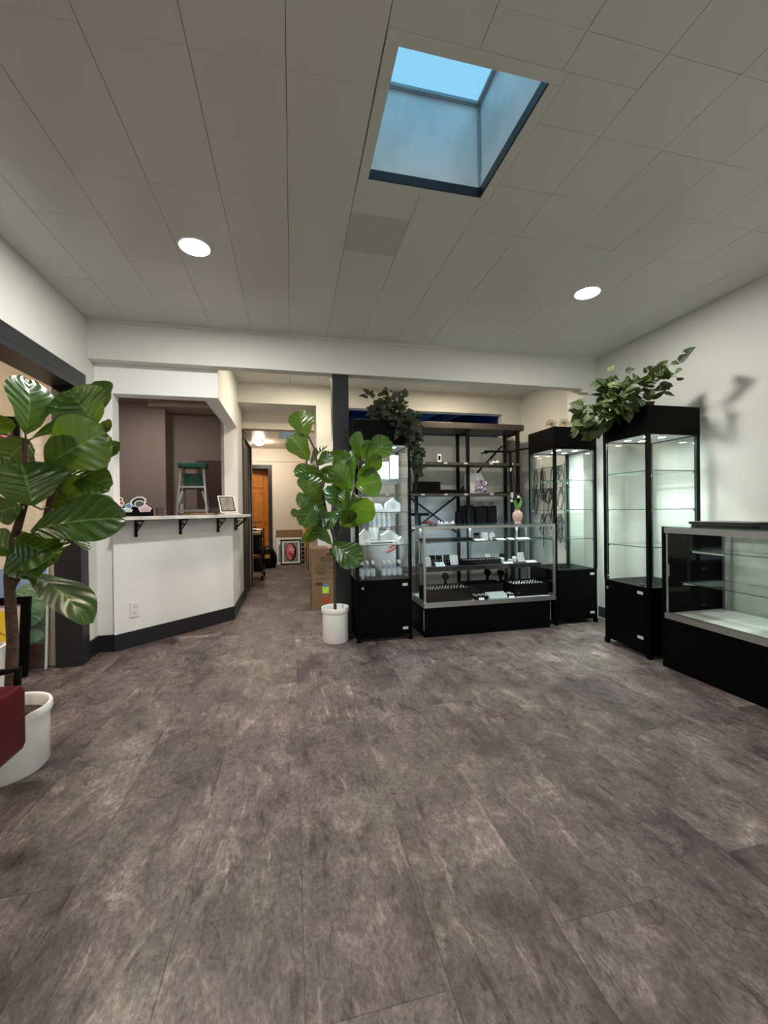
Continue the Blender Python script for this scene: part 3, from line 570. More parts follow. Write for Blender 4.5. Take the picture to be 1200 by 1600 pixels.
# black folders on the right showcase
M_FOLD = mat('black_folder', (0.012, 0.012, 0.013), 0.45); M_FOLDG = mat('grey_folder', (0.10, 0.10, 0.10), 0.5)
def folder(x0, x1, y0, y1, z0, th, m, label, rz=0):
    cx, cy = (x0+x1)/2, (y0+y1)/2; a, b = (x1-x0)/2, (y1-y0)/2
    t = thing('folder', label, 'folder', (cx, cy, z0), rz, 'black folders on the right showcase')
    MB().box(-a, a, -b, b, 0, 0.002).build('cover', m, t); MB().box(-a+0.004, a-0.004, -b+0.004, b-0.004, 0.0021, th-0.0021).build('pages', M_FOLD, t); MB().box(-a, a, -b, b, th-0.002, th).build('cover', m, t)
folder(2.53, 2.80, 1.80, 2.16, QZ+0.0003, 0.020, M_FOLD, 'black folder at the bottom of the pile on the right showcase', 0.03)
folder(2.52, 2.79, 1.81, 2.17, QZ+0.0210, 0.016, M_FOLDG, 'dark grey folder on top of the pile nearest the display tower', -0.03)
folder(2.54, 2.82, 1.40, 1.77, QZ+0.0003, 0.020, M_FOLD, 'lower black folder at the right edge of the showcase top')
folder(2.55, 2.82, 1.40, 1.755, QZ+0.0210, 0.018, M_FOLD, 'upper black folder at the right edge of the showcase top', 0.04)
# ------------------------------------------------------------------ shelving unit
UX = [0.745, 1.395, 2.035, 2.688]; UY0, UY1 = 4.50, 4.80
t = thing('shelving_unit', 'black metal shelving unit with dark boards and cross braces against the back wall', 'shelf', (1.72, 4.65, 0))
ox, oy = 1.72, 4.65
for x in UX:
    for y in (UY0, UY1):
        pst = MB().box(x-0.017-ox, x+0.017-ox, y-0.017-oy, y+0.017-oy, 0, 2.028).build('post', M_BLACKM, t)
        MB().cyl((x-ox, y-oy, 1.985), (x-ox, y-oy, 2.02), 0.026, n=12).build('collar', M_BLACKM, pst, smooth=True)
    MB().bar((x-ox, UY0+0.018-oy, 2.0), (x-ox, UY1-0.018-oy, 2.0), 0.02).build('side_rail', M_BLACKM, t)
MB().box(UX[0]-0.06-ox, UX[3]+0.06-ox, UY0-0.05-oy, UY1+0.05-oy, 2.0285, 2.098).build('top_board', M_SHELFW, t, bevel=0.003)
US = (0.40, 0.895, 1.275, 1.64)
for z in US:
    s = MB().box(UX[0]-0.017-ox, UX[3]+0.04-ox, UY0-0.012-oy-0.008, UY0-0.0175-oy, z-0.032, z)
    s.box(UX[0]-0.017-ox, UX[3]+0.04-ox, UY0+0.0175-oy, UY1-0.0175-oy, z-0.028, z)
    for i in range(3): s.box(UX[i]+0.0175-ox, UX[i+1]-0.0175-ox, UY0-0.0175-oy, UY0+0.0175-oy, z-0.028, z)
    so = s.build('shelf_board', M_SHELFW, t)
    if z > 0.5:
        for x in (0.86, 1.05, 1.30, 1.47, 1.75, 2.0, 2.33, 2.60):
            MB().box(x-0.022-ox, x+0.022-ox, UY0-0.0215-oy, UY0-0.0205-oy, z-0.02, z-0.004).build('shelf_tag', M_TAG, so)
for (a, b) in (((1.40, 1.25), (2.02, 0.80)), ((2.02, 1.25), (1.40, 0.80)), ((2.66, 1.90), (2.05, 1.30))):
    MB().bar((a[0]-ox, UY1+0.022-oy, a[1]), (b[0]-ox, UY1+0.022-oy, b[1]), 0.022, 0.008, up=(0, 1, 0)).build('cross_brace', M_BLACKM, t)
# grey board leaning in the corner
o = one('grey_board', MB().box(-0.085, 0.085, -0.012, 0.012, 0, 1.98).box(-0.085, -0.07, -0.02, -0.0125, 0, 1.98), M_GREYW, 'tall grey board leaning in the corner beside the shelving', 'board', (2.86, 4.72, 0.004)); o.rotation_euler = (math.radians(-4.5), 0, 0)
# boom stand
t = thing('boom_stand', 'black boom stand with a horizontal arm beside the shelving', 'stand', (2.49, 4.30, 0))
MB().tube([(0, 0, 0.10), (0.005, 0, 1.2)], 0.018, 10).build('column', M_BLACKM, t, smooth=True)
MB().tube([(0.005, 0, 1.2), (-0.01, 0, 1.45), (-0.015, 0, 1.74)], 0.014, 10).build('inner_tube', M_BLACKM, t, smooth=True)
MB().cyl((0.003, 0, 1.21), (-0.0, 0, 1.28), 0.026).build('clamp', M_CHROME, t, smooth=True); MB().cyl((-0.012, 0, 1.52), (-0.012, 0, 1.56), 0.02).build('clamp', M_CHROME, t, smooth=True)
MB().tube([(-0.34, 0, 1.745), (-0.015, 0, 1.75), (0.26, 0, 1.80)], 0.012, 8).build('arm', M_BLACKM, t, smooth=True)
for k in range(3):
    a = k*2*PI/3+0.4; MB().tube([(0, 0, 0.35), (0.14*math.cos(a), 0.14*math.sin(a), 0.012)], 0.010, 8).build('leg', M_BLACKM, t, smooth=True)
MB().tube([(-0.01, -0.016, 1.62), (0.03, -0.03, 1.3), (-0.02, -0.03, 1.0), (0.02, -0.028, 0.8)], 0.005, 6).build('cable', M_BLACKM, t, smooth=True)
# ------------------------------------------------------------------ potted fig trees
def figleaf(kw, base, tip, width, tilt, bend, seed):
    rnd = random.Random(seed); b, tp = Vector(base), Vector(tip); A = tp-b; L = A.length*(1.02 if kw < 1.2 else 1.1); A.normalize()
    view = (Vector((0, 0, CAM_H+0.5))-(b+tp)/2).normalized()
    N = (view-A*view.dot(A)).normalized(); N = Matrix.Rotation(math.radians(tilt), 3, A) @ N; S = A.cross(N)
    nu, nv = 6, 11; m = MB(); m.uv = []
    ph = rnd.uniform(0, 6); fold = rnd.uniform(0.10, 0.22)
    for j in range(nv+1):
        v = j/nv
        wv = (0.05, 0.30, 0.50, 0.58, 0.66, 0.80, 0.93, 1.0, 0.99, 0.88, 0.64, 0.26)[j]
        hw_ = width*0.5*wv*kw
        for i in range(-nu//2, nu//2+1):
            u = i/(nu/2); x = u*hw_
            z = fold*abs(x)*(1.0) + math.sin(v*9+ph+u*1.5)*0.05*hw_*abs(u)-bend*L*(v*v) + 0.05*L*math.sin(v*PI)
            notch = -0.03*L*(1-abs(u)) if j == nv else 0
            p = b+A*(L*v+notch)+S*x+N*z
            m.v.append(tuple(p)); m.uv.append((0.5+u*0.5, v))
    w_ = nu+1
    for j in range(nv):
        for i in range(nu): m.f.append((j*w_+i, j*w_+i+1, (j+1)*w_+i+1, (j+1)*w_+i)); m.mi.append(0)
    return m
FIG_A=[(-1.083,2.0,1.426,-1.087,2.05,1.68,0.161,26,0.1),(-0.883,2.15,1.499,-0.971,2.1,1.648,0.209,0,0.08),(-0.901,2.3,1.625,-0.966,2.3,1.738,0.143,0,0.05),(-0.911,2.25,1.524,-0.86,2.25,1.507,0.068,0,0.05),(-1.068,2.0,1.404,-0.84,1.95,1.504,0.157,-61,0.2),(-0.976,1.93,1.29,-0.756,1.9,1.426,0.21,0,0.12),(-0.871,2.15,1.43,-0.793,2.1,1.362,0.094,0,0.1),(-1.152,2.15,1.427,-1.218,2.1,1.32,0.156,0,0.1),(-0.981,1.85,1.124,-1.017,1.85,1.291,0.231,0,0.08),(-0.976,2.1,1.271,-0.799,2.05,1.215,0.129,0,0.12),(-1.016,1.9,1.023,-0.699,1.9,1.091,0.201,-22,0.15),(-1.283,2.0,1.481,-1.13,2.0,1.464,0.095,56,0.1),(-1.075,1.95,1.122,-1.141,1.9,1.097,0.107,0,0.1),(-1.205,2.1,0.85,-0.941,1.95,1.005,0.211,-50,0.15),(-1.146,2.05,0.836,-0.817,1.95,0.746,0.22,-59,0.35),(-0.961,2.0,0.998,-0.834,1.95,0.956,0.069,-63,0.15),(-1.152,2.05,0.928,-1.235,2.0,0.997,0.116,0,0.1),(-1.248,2.2,1.014,-1.214,2.3,0.895,0.115,0,0.1),(-1.05,2.08,1.13,-0.86,2.1,1.20,0.16,15,0.1),(-1.04,2.12,1.30,-0.85,2.16,1.36,0.17,20,0.1),(-1.13,2.0,0.99,-0.97,1.98,0.91,0.15,30,0.15),(-1.1,2.06,1.2,-1.27,2.0,1.27,0.16,10,0.1),(-1.13,2.05,0.98,-1.07,2.0,0.83,0.14,20,0.1),(-1.02,2.15,1.42,-0.93,2.2,1.56,0.15,20,0.1),(-0.95,2.12,1.18,-0.83,2.14,1.08,0.13,25,0.15)]
FIG_B=[(0.117,3.4,1.687,0.073,3.4,1.889,0.164,0,0.05),(0.142,3.42,1.51,0.01,3.4,1.692,0.149,0,0.08),(0.163,3.45,1.486,0.272,3.5,1.643,0.122,-60,0.1),(0.207,3.4,1.465,0.32,3.38,1.555,0.09,-16,0.05),(0.262,3.4,1.45,0.329,3.36,1.43,0.05,-30,0.05),(0.239,3.42,1.42,0.044,3.36,1.404,0.127,30,0.1),(0.147,3.34,1.195,0.137,3.32,1.371,0.15,0,0.1),(0.155,3.36,1.188,0.048,3.32,1.164,0.108,0,0.1),(0.192,3.34,1.148,0.089,3.28,0.993,0.138,0,0.15),(0.066,3.36,1.08,-0.003,3.34,1.073,0.058,0,0.1),(0.261,3.44,1.141,0.197,3.4,1.252,0.095,0,0.1),(0.282,3.42,1.093,0.209,3.38,1.102,0.091,0,0.1),(0.234,3.5,1.24,0.279,3.52,1.446,0.131,-47,0.05),(0.391,3.42,1.453,0.411,3.44,1.593,0.137,0,0.08),(0.482,3.34,1.248,0.344,3.28,1.438,0.15,10,0.1),(0.415,3.36,1.08,0.29,3.3,1.262,0.142,34,0.1),(0.427,3.3,1.107,0.421,3.3,1.247,0.087,-32,0.05),(0.518,3.2,1.485,0.51,3.16,1.689,0.129,-52,0.05),(0.576,3.22,1.496,0.752,3.16,1.636,0.149,0,0.08),(0.565,3.25,1.499,0.599,3.25,1.647,0.094,-35,0.05),(0.509,3.2,1.371,0.668,3.12,1.492,0.133,52,0.1),(0.503,3.24,1.282,0.674,3.16,1.323,0.195,0,0.06),(0.492,3.24,1.328,0.491,3.22,1.525,0.109,-63,0.05),(0.501,3.26,1.221,0.49,3.22,1.14,0.058,0,0.05),(0.386,3.36,0.965,0.583,3.16,1.127,0.201,43,0.12),(0.376,3.4,1.068,0.236,3.34,0.985,0.118,0,0.12),(0.247,3.38,1.015,0.107,3.3,0.866,0.136,-61,0.12),(0.317,3.4,0.814,0.178,3.34,0.955,0.128,43,0.1),(0.321,3.36,0.817,0.501,3.2,0.695,0.178,0,0.15),(0.425,3.46,1.246,0.361,3.46,1.327,0.081,0,0.1),(0.323,3.44,0.988,0.38,3.44,1.084,0.073,0,0.1),(0.387,3.4,0.668,0.35,3.42,0.788,0.096,0,0.08),(0.21,3.44,1.36,0.10,3.46,1.30,0.12,10,0.1),(0.24,3.46,1.22,0.14,3.48,1.14,0.12,20,0.1),(0.34,3.40,1.22,0.42,3.34,1.30,0.10,10,0.1),(0.30,3.38,1.05,0.19,3.34,1.0,0.11,15,0.12),(0.33,3.42,1.32,0.24,3.44,1.42,0.12,15,0.1),(0.42,3.34,1.0,0.46,3.22,1.09,0.10,20,0.1)]
def figtree(loc, r, h, label, leaves, stems, rs, kw):
    t = thing('fiddle_leaf_fig', label, 'potted plant', loc); L0 = Vector(loc)
    pot = MB().lathe([(0.0, 0.0), (r*0.93, 0.0), (r*0.97, 0.008), (r*0.98, h*0.8), (r*0.985, h*0.86), (r*1.04, h*0.87), (r*1.05, h*0.9), (r*1.05, h*0.96), (r*1.03, h), (r*0.97, h), (r*0.93, h*0.97), (r*0.92, h*0.5)], n=48).build('pot', M_POT, t, smooth=True)
    MB().lathe([(0.0, h*0.80), (r*0.5, h*0.805), (r*0.925, h*0.79)], n=32).build('soil', M_SOIL, t)
    sm = MB(); nodes = []
    for st in stems:
        pts = [Vector(p)-L0 for p in st]; sm.tube(pts, rs, 10, rs*0.5)
        for k in range(len(pts)-1):
            for q in range(6): nodes.append(pts[k].lerp(pts[k+1], q/6))
        nodes.append(pts[-1]); rs *= 0.75
    sm.build('trunk', M_BARK, t, smooth=True)
    for k, lf in enumerate(leaves):
        b = Vector(lf[0:3]); tp = Vector(lf[3:6])
        nd = min(nodes, key=lambda q: (q+L0-b).length+(0.15 if (q+L0).z > b.z+0.03 else 0))
        m = figleaf(kw, b, tp, lf[6], lf[7], lf[8], k*7+3)
        m.v = [tuple(Vector(p)-L0) for p in m.v]
        lo = m.build('leaf', M_FIGL, t, smooth=True)
        bl = b-L0; midp = nd.lerp(bl, 0.5)+Vector((0, 0, -0.015))
        MB().tube([nd, midp, bl, bl+(tp-b)*0.12], 0.0042, 6, 0.003).build('leaf_stalk', M_STEM, lo, smooth=True)
    return t
figtree((-1.215, 2.06, 0), 0.160, 0.262, 'large fiddle leaf fig in a white pot behind the red chair', FIG_A,
        [[(-1.19, 2.06, 0.20), (-1.175, 2.06, 0.552), (-1.185, 2.06, 0.827), (-1.157, 2.05, 0.99), (-1.115, 2.04, 1.128), (-1.10, 2.03, 1.41)], [(-1.18, 2.06, 0.78), (-1.13, 2.05, 0.86), (-1.06, 2.06, 1.0), (-1.0, 2.05, 1.25), (-0.95, 2.1, 1.45), (-0.91, 2.17, 1.55)]], 0.024, 1.16)
figtree((0.345, 3.44, 0), 0.110, 0.285, 'fiddle leaf fig in a white pot in front of the charcoal post', FIG_B,
        [[(0.342, 3.43, 0.22), (0.343, 3.42, 0.65), (0.344, 3.42, 0.84), (0.28, 3.42, 1.08), (0.23, 3.42, 1.345), (0.19, 3.42, 1.6), (0.13, 3.41, 1.72)], [(0.344, 3.42, 0.80), (0.40, 3.38, 0.92), (0.455, 3.33, 1.104), (0.50, 3.26, 1.293), (0.545, 3.24, 1.5)], [(0.32, 3.42, 0.93), (0.33, 3.42, 1.2), (0.38, 3.43, 1.45)]], 0.0135, 1.3)
# ------------------------------------------------------------------ trailing plants on the towers
def heart(L, wd, droop, fold):
    m = MB(); m.uv = []; nv = 6
    for j in range(nv+1):
        v = j/nv; wv = [0.05, 0.72, 1.0, 0.92, 0.68, 0.36, 0.0][j]*wd*0.5
        back = -0.10*L if j == 1 else 0
        for u in (-1, -0.5, 0, 0.5, 1):
            m.v.append((u*wv, L*v+back*abs(u), fold*abs(u)*wv-droop*L*v*v)); m.uv.append((0.5+u/2, v))
    for j in range(nv):
        for i in range(4): m.f.append((j*5+i, j*5+i+1, j*5+i+6, j*5+i+5)); m.mi.append(0)
    return m
def orient(dirv, nrm):
    y = Vector(dirv).normalized(); n = Vector(nrm); z = (n-y*n.dot(y)).normalized(); x = y.cross(z)
    return Matrix(((x.x, y.x, z.x), (x.y, y.y, z.y), (x.z, y.z, z.z))).to_euler()
def foliage(t, L0, m, meshes, spots, rnd, size, outward, strands):
    sm = MB()
    for st in strands: sm.tube([Vector(p)-L0 for p in st], 0.003, 6, 0.0018)
    sm.build('vine_stem', M_STEM, t, smooth=True)
    for (c, k) in spots:
        o = bpy.data.objects.new('leaf', meshes[k % len(meshes)]); col.objects.link(o); o.parent = t
        c = Vector(c); o.location = c-L0
        od = (c-outward)
        d = Vector((od.x*1.0+rnd.uniform(-.25, .25), od.y*0.8+rnd.uniform(-.22, .15), od.z*0.5+rnd.uniform(-.30, .10))).normalized()
        nm = (Vector((-0.5, -1.0, 0.55))+Vector((rnd.uniform(-.9, .9), rnd.uniform(-.6, .6), rnd.uniform(-.6, .6)))).normalized()
        o.rotation_euler = orient(d, nm); s = size*rnd.uniform(0.7, 1.1)*(0.72 if c.z > 2.08 or (c.y < 2.37 and c.x > 2) else 1.0); o.scale = (s, s, s)
rnd = random.Random(4)
pm = [heart(1.0, 0.80, dr, fo).mesh('pothos_leaf', M_POTH, True) for dr, fo in ((0.15, 0.2), (0.3, 0.1), (0.05, 0.3))]
L0 = Vector((2.66, 2.62, 1.816))
t = thing('trailing_pothos', 'variegated trailing pothos spilling over the right display tower', 'plant', L0)
MB().lathe([(0, 0), (0.04, 0), (0.055, 0.065), (0.058, 0.07), (0.052, 0.07), (0.048, 0.05), (0, 0.048)], n=20).build('pot', mat('brown_basket', (0.05, 0.03, 0.02), 0.8), t, smooth=True)
def blob(segs, n, rnd):
    out = []
    for k in range(n):
        a, b, ra, rb = segs[rnd.randrange(len(segs))]; f = rnd.random(); c = Vector(a).lerp(Vector(b), f); r = ra+(rb-ra)*f
        dv = Vector((rnd.gauss(0, 1), rnd.gauss(0, 1), rnd.gauss(0, 1))).normalized()*r*(rnd.random()**0.35); out.append((c+dv, k))
    return out
segs = [((2.62, 2.54, 1.98), (2.50, 2.76, 2.00), 0.15, 0.17), ((2.50, 2.78, 1.96), (2.40, 2.93, 1.83), 0.19, 0.16), ((2.44, 2.86, 1.86), (2.39, 2.94, 1.74), 0.12, 0.10), ((2.56, 2.60, 2.04), (2.62, 2.42, 2.04), 0.11, 0.09), ((2.40, 2.50, 1.90), (2.37, 2.84, 1.82), 0.05, 0.09), ((2.39, 2.55, 1.83), (2.35, 2.90, 1.74), 0.05, 0.08)]
sp = blob(segs[:2]+segs+segs[-2:], 560, rnd)
sp = [(c, k) for c, k in sp if not (c.z < 1.845 and c.x > 2.44 and c.y < 2.88)]
for q in ((2.64, 2.33, 2.10), (2.66, 2.29, 2.13), (2.655, 2.31, 2.16), (2.61, 2.36, 2.10), (2.63, 2.35, 2.03), (2.64, 2.34, 1.97), (2.38, 3.02, 1.90), (2.40, 3.05, 1.78)): sp.append((Vector(q), rnd.randrange(3)))
foliage(t, L0, M_POTH, pm, rnd.sample(sp[:-8], min(len(sp)-8, 284))+sp[-8:], rnd, 0.102, Vector((2.55, 2.72, 1.80)), [[(2.66, 2.62, 1.92), (2.62, 2.5, 2.06), (2.63, 2.38, 2.10), (2.655, 2.30, 2.14)], [(2.66, 2.62, 1.92), (2.52, 2.76, 2.0), (2.42, 2.9, 1.92), (2.40, 2.98, 1.76)], [(2.66, 2.62, 1.92), (2.60, 2.45, 2.03), (2.64, 2.34, 2.0)]])
rnd = random.Random(9)
vm = [heart(1.0, 0.72, dr, fo).mesh('vine_leaf', M_VINE, True) for dr, fo in ((0.2, 0.2), (0.35, 0.15))]
L0 = Vector((0.80, 3.45, 1.836))
t = thing('dark_ivy', 'dark leafy ivy draped over the stocked display tower', 'plant', L0)
MB().lathe([(0, 0), (0.06, 0), (0.08, 0.10), (0.074, 0.10), (0.07, 0.08), (0, 0.078)], n=20).build('pot', M_BLACKM, t, smooth=True)
segs = [((0.76, 3.38, 1.93), (0.88, 3.38, 1.92), 0.11, 0.12), ((0.88, 3.34, 1.92), (0.98, 3.31, 1.80), 0.11, 0.08), ((0.70, 3.36, 1.88), (0.86, 3.30, 1.82), 0.07, 0.06), ((1.00, 3.29, 1.78), (1.03, 3.29, 1.55), 0.055, 0.04), ((1.03, 3.29, 1.60), (1.02, 3.30, 1.40), 0.04, 0.025), ((0.86, 3.27, 1.80), (0.95, 3.27, 1.70), 0.05, 0.04), ((0.72, 3.36, 1.97), (0.88, 3.36, 1.98), 0.09, 0.10)]
sp = [(c, k) for c, k in blob(segs, 330, rnd) if not (c.z < 1.86 and 0.50 < c.x < 0.985 and c.y > 3.285)]
for q in ((0.63, 3.36, 2.03), (0.66, 3.36, 2.055), (0.69, 3.36, 2.04), (0.82, 3.36, 2.09), (0.80, 3.36, 2.11), (0.81, 3.35, 2.07), (0.89, 3.36, 2.06), (0.645, 3.36, 2.06)): sp.append((Vector(q), rnd.randrange(3)))
foliage(t, L0, M_VINE, vm, sp[-290:], rnd, 0.076, Vector((0.84, 3.42, 1.80)), [[(0.80, 3.45, 1.93), (0.71, 3.38, 2.0), (0.65, 3.36, 2.05)], [(0.80, 3.45, 1.93), (0.98, 3.30, 1.88), (1.02, 3.285, 1.7), (1.02, 3.29, 1.42)], [(0.80, 3.45, 1.93), (0.81, 3.37, 2.07)]])
# gold wire flowers on the back tower
M_GOLD = mat('gold_wire', (0.32, 0.19, 0.06), 0.35, 0.9)
for k, (x, y, z, lb) in enumerate(((2.43, 3.47, 0.045, 'left'), (2.56, 3.46, 0.058, 'middle'), (2.69, 3.47, 0.05, 'right'))):
    t = thing('wire_flower', 'gold wire flower ornament on the back display tower, %s of three' % lb, 'ornament', (x, y, 1.8452), 0, 'gold wire flowers')
    MB().lathe([(0, -0.008+z), (0.009, z), (0, 0.008+z)], n=10).build('centre', M_GOLD, t, smooth=True)
    for p in range(9):
        a = 2*PI*p/9+k*0.3; el = 0.5*math.sin(p*2.3+k); r = 0.062
        pts = []
        for q in range(11):
            s = q/10*2*PI; rad = r*0.5*(1-math.cos(s)); off = 0.014*math.sin(s)
            dx, dz = math.cos(a), math.sin(a)
            pz = z+rad*dz*0.72+off*dx*0.8
            pts.append((rad*dx-off*dz, -rad*0.25*el-0.005, max(pz, 0.0022)))
        MB().tube(pts, 0.0025, 5).build('petal', M_GOLD, t, smooth=True)
#NEXT2
# ------------------------------------------------------------------ reception counter
t = thing('counter_top', 'white marble counter top on black scroll brackets over the angled half wall', 'counter', (-0.95, 4.0, 1.0305)); o0 = Vector((-0.95, 4.0, 1.0305))
pts = [(-1.292, 3.466), (-0.453, 4.315), (-0.453, 4.845), (-0.80, 4.845), (-0.80, 4.55), (-1.25, 4.10), (-1.495, 4.10), (-1.495, 3.755), (-1.374, 3.755), (-1.374, 3.60)]
MB().prism([(x-o0.x, y-o0.y) for x, y in pts], 0.004, 0.032).build('marble_slab', M_MARBLE, t, bevel=0.002)
MB().prism([(x-o0.x, y-o0.y) for x, y in ((-1.285, 3.475), (-0.462, 4.31), (-0.55, 4.42), (-1.36, 3.60))], 0.0, 0.0038).build('support_strip', M_BLACKM, t)
MB().prism([(x-o0.x, y-o0.y) for x, y in ((-1.2945, 3.4645), (-1.165, 3.5945), (-1.1665, 3.596), (-1.2925, 3.4675))], 0.005, 0.031).build('wood_edge', M_WOODT, t)
def bracket(x, y, nx, ny):
    b = Vector((x-o0.x, y-o0.y, 0)); n = Vector((nx, ny, 0)).normalized(); z = Vector((0, 0, 1))
    m = MB(); m.bar(b+n*0.006, b+n*0.006-z*0.125, 0.02, 0.010, up=n); m.bar(b+n*0.012-z*0.006, b+n*0.125-z*0.006, 0.014, 0.010)
    m.cyl(b+n*0.001-z*0.125, b+n*0.013-z*0.125, 0.013, n=12)
    m.tube([b+n*(0.012+0.10*math.sin(a))-z*(0.018+0.085*(1-math.cos(1.57-a))) for a in [k*1.57/8 for k in range(9)]], 0.005, 6)
    m.tube([b+n*(0.045+0.022*math.cos(a)*(1-a/9))-z*(0.036+0.022*math.sin(a)*(1-a/9)) for a in [k*0.6 for k in range(13)]], 0.004, 6)
    m.build('bracket', M_BLACKM, t)
for x, y in ((-1.255, 3.725), (-0.985, 3.995), (-0.712, 4.268)): bracket(x+0.0005, y-0.0005, 0.707, -0.707)
bracket(-0.589, 4.52, 1, 0); bracket(-0.589, 4.66, 1, 0)
ZCT = 1.0305+0.032
# sticker display
t = thing('sticker_rack', 'black box rack of colourful die-cut stickers at the left end of the counter', 'rack', (-1.335, 3.905, ZCT+0.0005), math.radians(25))
MB().box(-0.15, 0.15, -0.05, 0.05, 0, 0.006).box(-0.15, 0.15, -0.05, -0.044, 0.006, 0.035).box(-0.15, 0.15, 0.044, 0.05, 0.006, 0.085).box(-0.15, -0.144, -0.044, 0.044, 0.006, 0.07).box(0.144, 0.15, -0.044, 0.044, 0.006, 0.07).build('tray', M_BLACK, t)
M_SR = mat('sticker_red', (0.45, 0.03, 0.05), 0.4); M_SBL = mat('sticker_blue', (0.10, 0.22, 0.42), 0.4); M_SPK = mat('sticker_pink', (0.62, 0.42, 0.46), 0.4)
def sticker(x, z, rx, rz_, y, m, n=20, lobes=0):
    p = [(x+rx*(1+0.12*math.sin(lobes*a))*math.cos(a), y, z+rz_*(1+0.12*math.sin(lobes*a))*math.sin(a)) for a in [2*PI*k/n for k in range(n)]]
    q = [(a, y+0.0012, c) for a, _, c in p]
    s = MB().add(p+q, [tuple(range(n-1, -1, -1)), tuple(range(n, 2*n))]+[(i, (i+1) % n, n+(i+1) % n, n+i) for i in range(n)]).build('sticker', M_CARD, t)
    pr = [(x+(a-x)*0.8, y-0.0006, z+(c-z)*0.8) for a, _, c in p]; MB().add(pr, [tuple(range(n))]).build('print', m, s)
    return s
sticker(-0.105, 0.135, 0.038, 0.034, 0.020, M_SR, lobes=3); sticker(-0.095, 0.105, 0.035, 0.03, 0.010, M_SR, lobes=4); sticker(-0.105, 0.085, 0.03, 0.026, 0.0, M_SPK, lobes=3)
sticker(-0.03, 0.085, 0.027, 0.027, 0.005, M_SBL, lobes=5); sticker(-0.055, 0.045, 0.05, 0.030, -0.02, mat('sticker_pale', (0.6, 0.68, 0.72), 0.4), lobes=6)
sticker(0.045, 0.125, 0.060, 0.045, 0.025, M_DARK, lobes=2); sticker(0.055, 0.105, 0.042, 0.032, 0.012, mat('sticker_grey', (0.08, 0.08, 0.08), 0.4)); sticker(0.09, 0.055, 0.048, 0.042, -0.02, M_SPK, lobes=5)
t = thing('small_box', 'small dark box at the right end of the sticker rack', 'box', (-1.165, 4.06, ZCT+0.0005), 0.45)
MB().box(-0.028, 0.028, -0.03, 0.03, 0, 0.065).build('body', M_DMAUVE, t, bevel=0.002); MB().box(-0.03, 0.03, -0.032, 0.032, 0.0655, 0.073).build('lid', M_DMAUVE, t)
# tablet till
t = thing('tablet_stand', 'white tablet till tilted on its stand at the right end of the counter', 'tablet', (-0.66, 4.60, ZCT+0.0005), math.radians(28))
MB().box(-0.07, 0.10, -0.09, 0.09, 0, 0.012).build('base', M_WHITE, t, bevel=0.004)
Mt = Matrix.Translation((0.0, -0.02, 0.012)) @ Matrix.Rotation(math.radians(-28), 4, 'X')
MB().box(-0.02, 0.02, 0.01, 0.035, 0.022, 0.12, Mt).build('neck', M_WHITE, t)
tb = MB().box(-0.085, 0.085, -0.008, 0.008, 0.008, 0.21, Mt).build('tablet', M_WHITE, t, bevel=0.003)
MB().box(-0.076, 0.076, -0.0095, -0.0082, 0.018, 0.20, Mt).build('bezel', M_BLACK, tb)
scr = mat('tablet_screen', (0.13, 0.12, 0.10), 0.45, var=0.5, vscale=12); MB().box(-0.066, 0.066, -0.0102, -0.0096, 0.03, 0.188, Mt).build('screen', scr, tb)
t = thing('wooden_tray', 'flat brown wooden tray on the counter in front of the ladder', 'tray', (-0.90, 4.36, ZCT+0.0005), PI/4)
MB().box(-0.13, 0.13, -0.06, 0.06, 0, 0.008).build('bottom', M_WOODT, t); MB().box(-0.13, 0.13, -0.06, -0.054, 0.0085, 0.02).box(-0.13, 0.13, 0.054, 0.06, 0.0085, 0.02).box(-0.13, -0.124, -0.0535, 0.0535, 0.0085, 0.02).box(0.124, 0.13, -0.0535, 0.0535, 0.0085, 0.02).build('rim', M_WOODT, t)
# step ladder behind the counter
t = thing('step_ladder', 'aluminium step ladder with green plastic top behind the counter', 'ladder', (-1.10, 5.05, 0))
H = 1.655
for s in (-1, 1):
    MB().bar((s*0.235, -0.15, 0.012), (s*0.118, 0.0, H-0.06), 0.022, 0.055, up=(0, 1, 0)).build('front_rail', M_ALU, t)
    MB().bar((s*0.205, 0.42, 0.012), (s*0.105, 0.07, H-0.06), 0.018, 0.035, up=(0, 1, 0)).build('rear_rail', M_ALU, t)
    MB().bar((s*0.165, -0.045, 1.12), (s*0.105, -0.04, 1.33), 0.008, 0.02).build('diagonal_brace', M_ALU, t)
    MB().box(s*0.235-0.02, s*0.235+0.02, -0.19, -0.11, 0, 0.03).build('rubber_foot', M_BLACK, t); MB().box(s*0.205-0.015, s*0.205+0.015, 0.40, 0.45, 0, 0.03).build('rubber_foot', M_BLACK, t)
MB().box(-0.15, 0.15, -0.06, 0.12, H-0.06, H).build('top_cap', M_GREENP, t, bevel=0.01)
MB().box(-0.11, 0.11, 0.02, 0.03, H-0.30, H-0.12).build('bucket_shelf', M_GREENP, t, bevel=0.004); MB().lathe([(0.055, 0), (0.05, 0.004), (0.045, 0)], n=20).build('shelf_ring', mat('green_plastic_light', (0.03, 0.12, 0.09), 0.4), t, loc=(0, 0.017, H-0.2)).rotation_euler = (PI/2, 0, 0)
for z in (0.30, 0.58, 0.86, 1.12, 1.39):
    f = (z-0.012)/(H-0.072); wd = 0.235+(0.118-0.235)*f; y = -0.15+0.15*f
    MB().box(-wd+0.012, wd-0.012, y-0.035, y+0.035, z-0.022, z).build('step', M_ALU, t)
for z in (0.5, 1.0): MB().box(-0.17, 0.17, 0.42-(z/1.6)*0.35-0.004, 0.42-(z/1.6)*0.35+0.006, z-0.012, z+0.012).build('rear_bar', M_ALU, t)
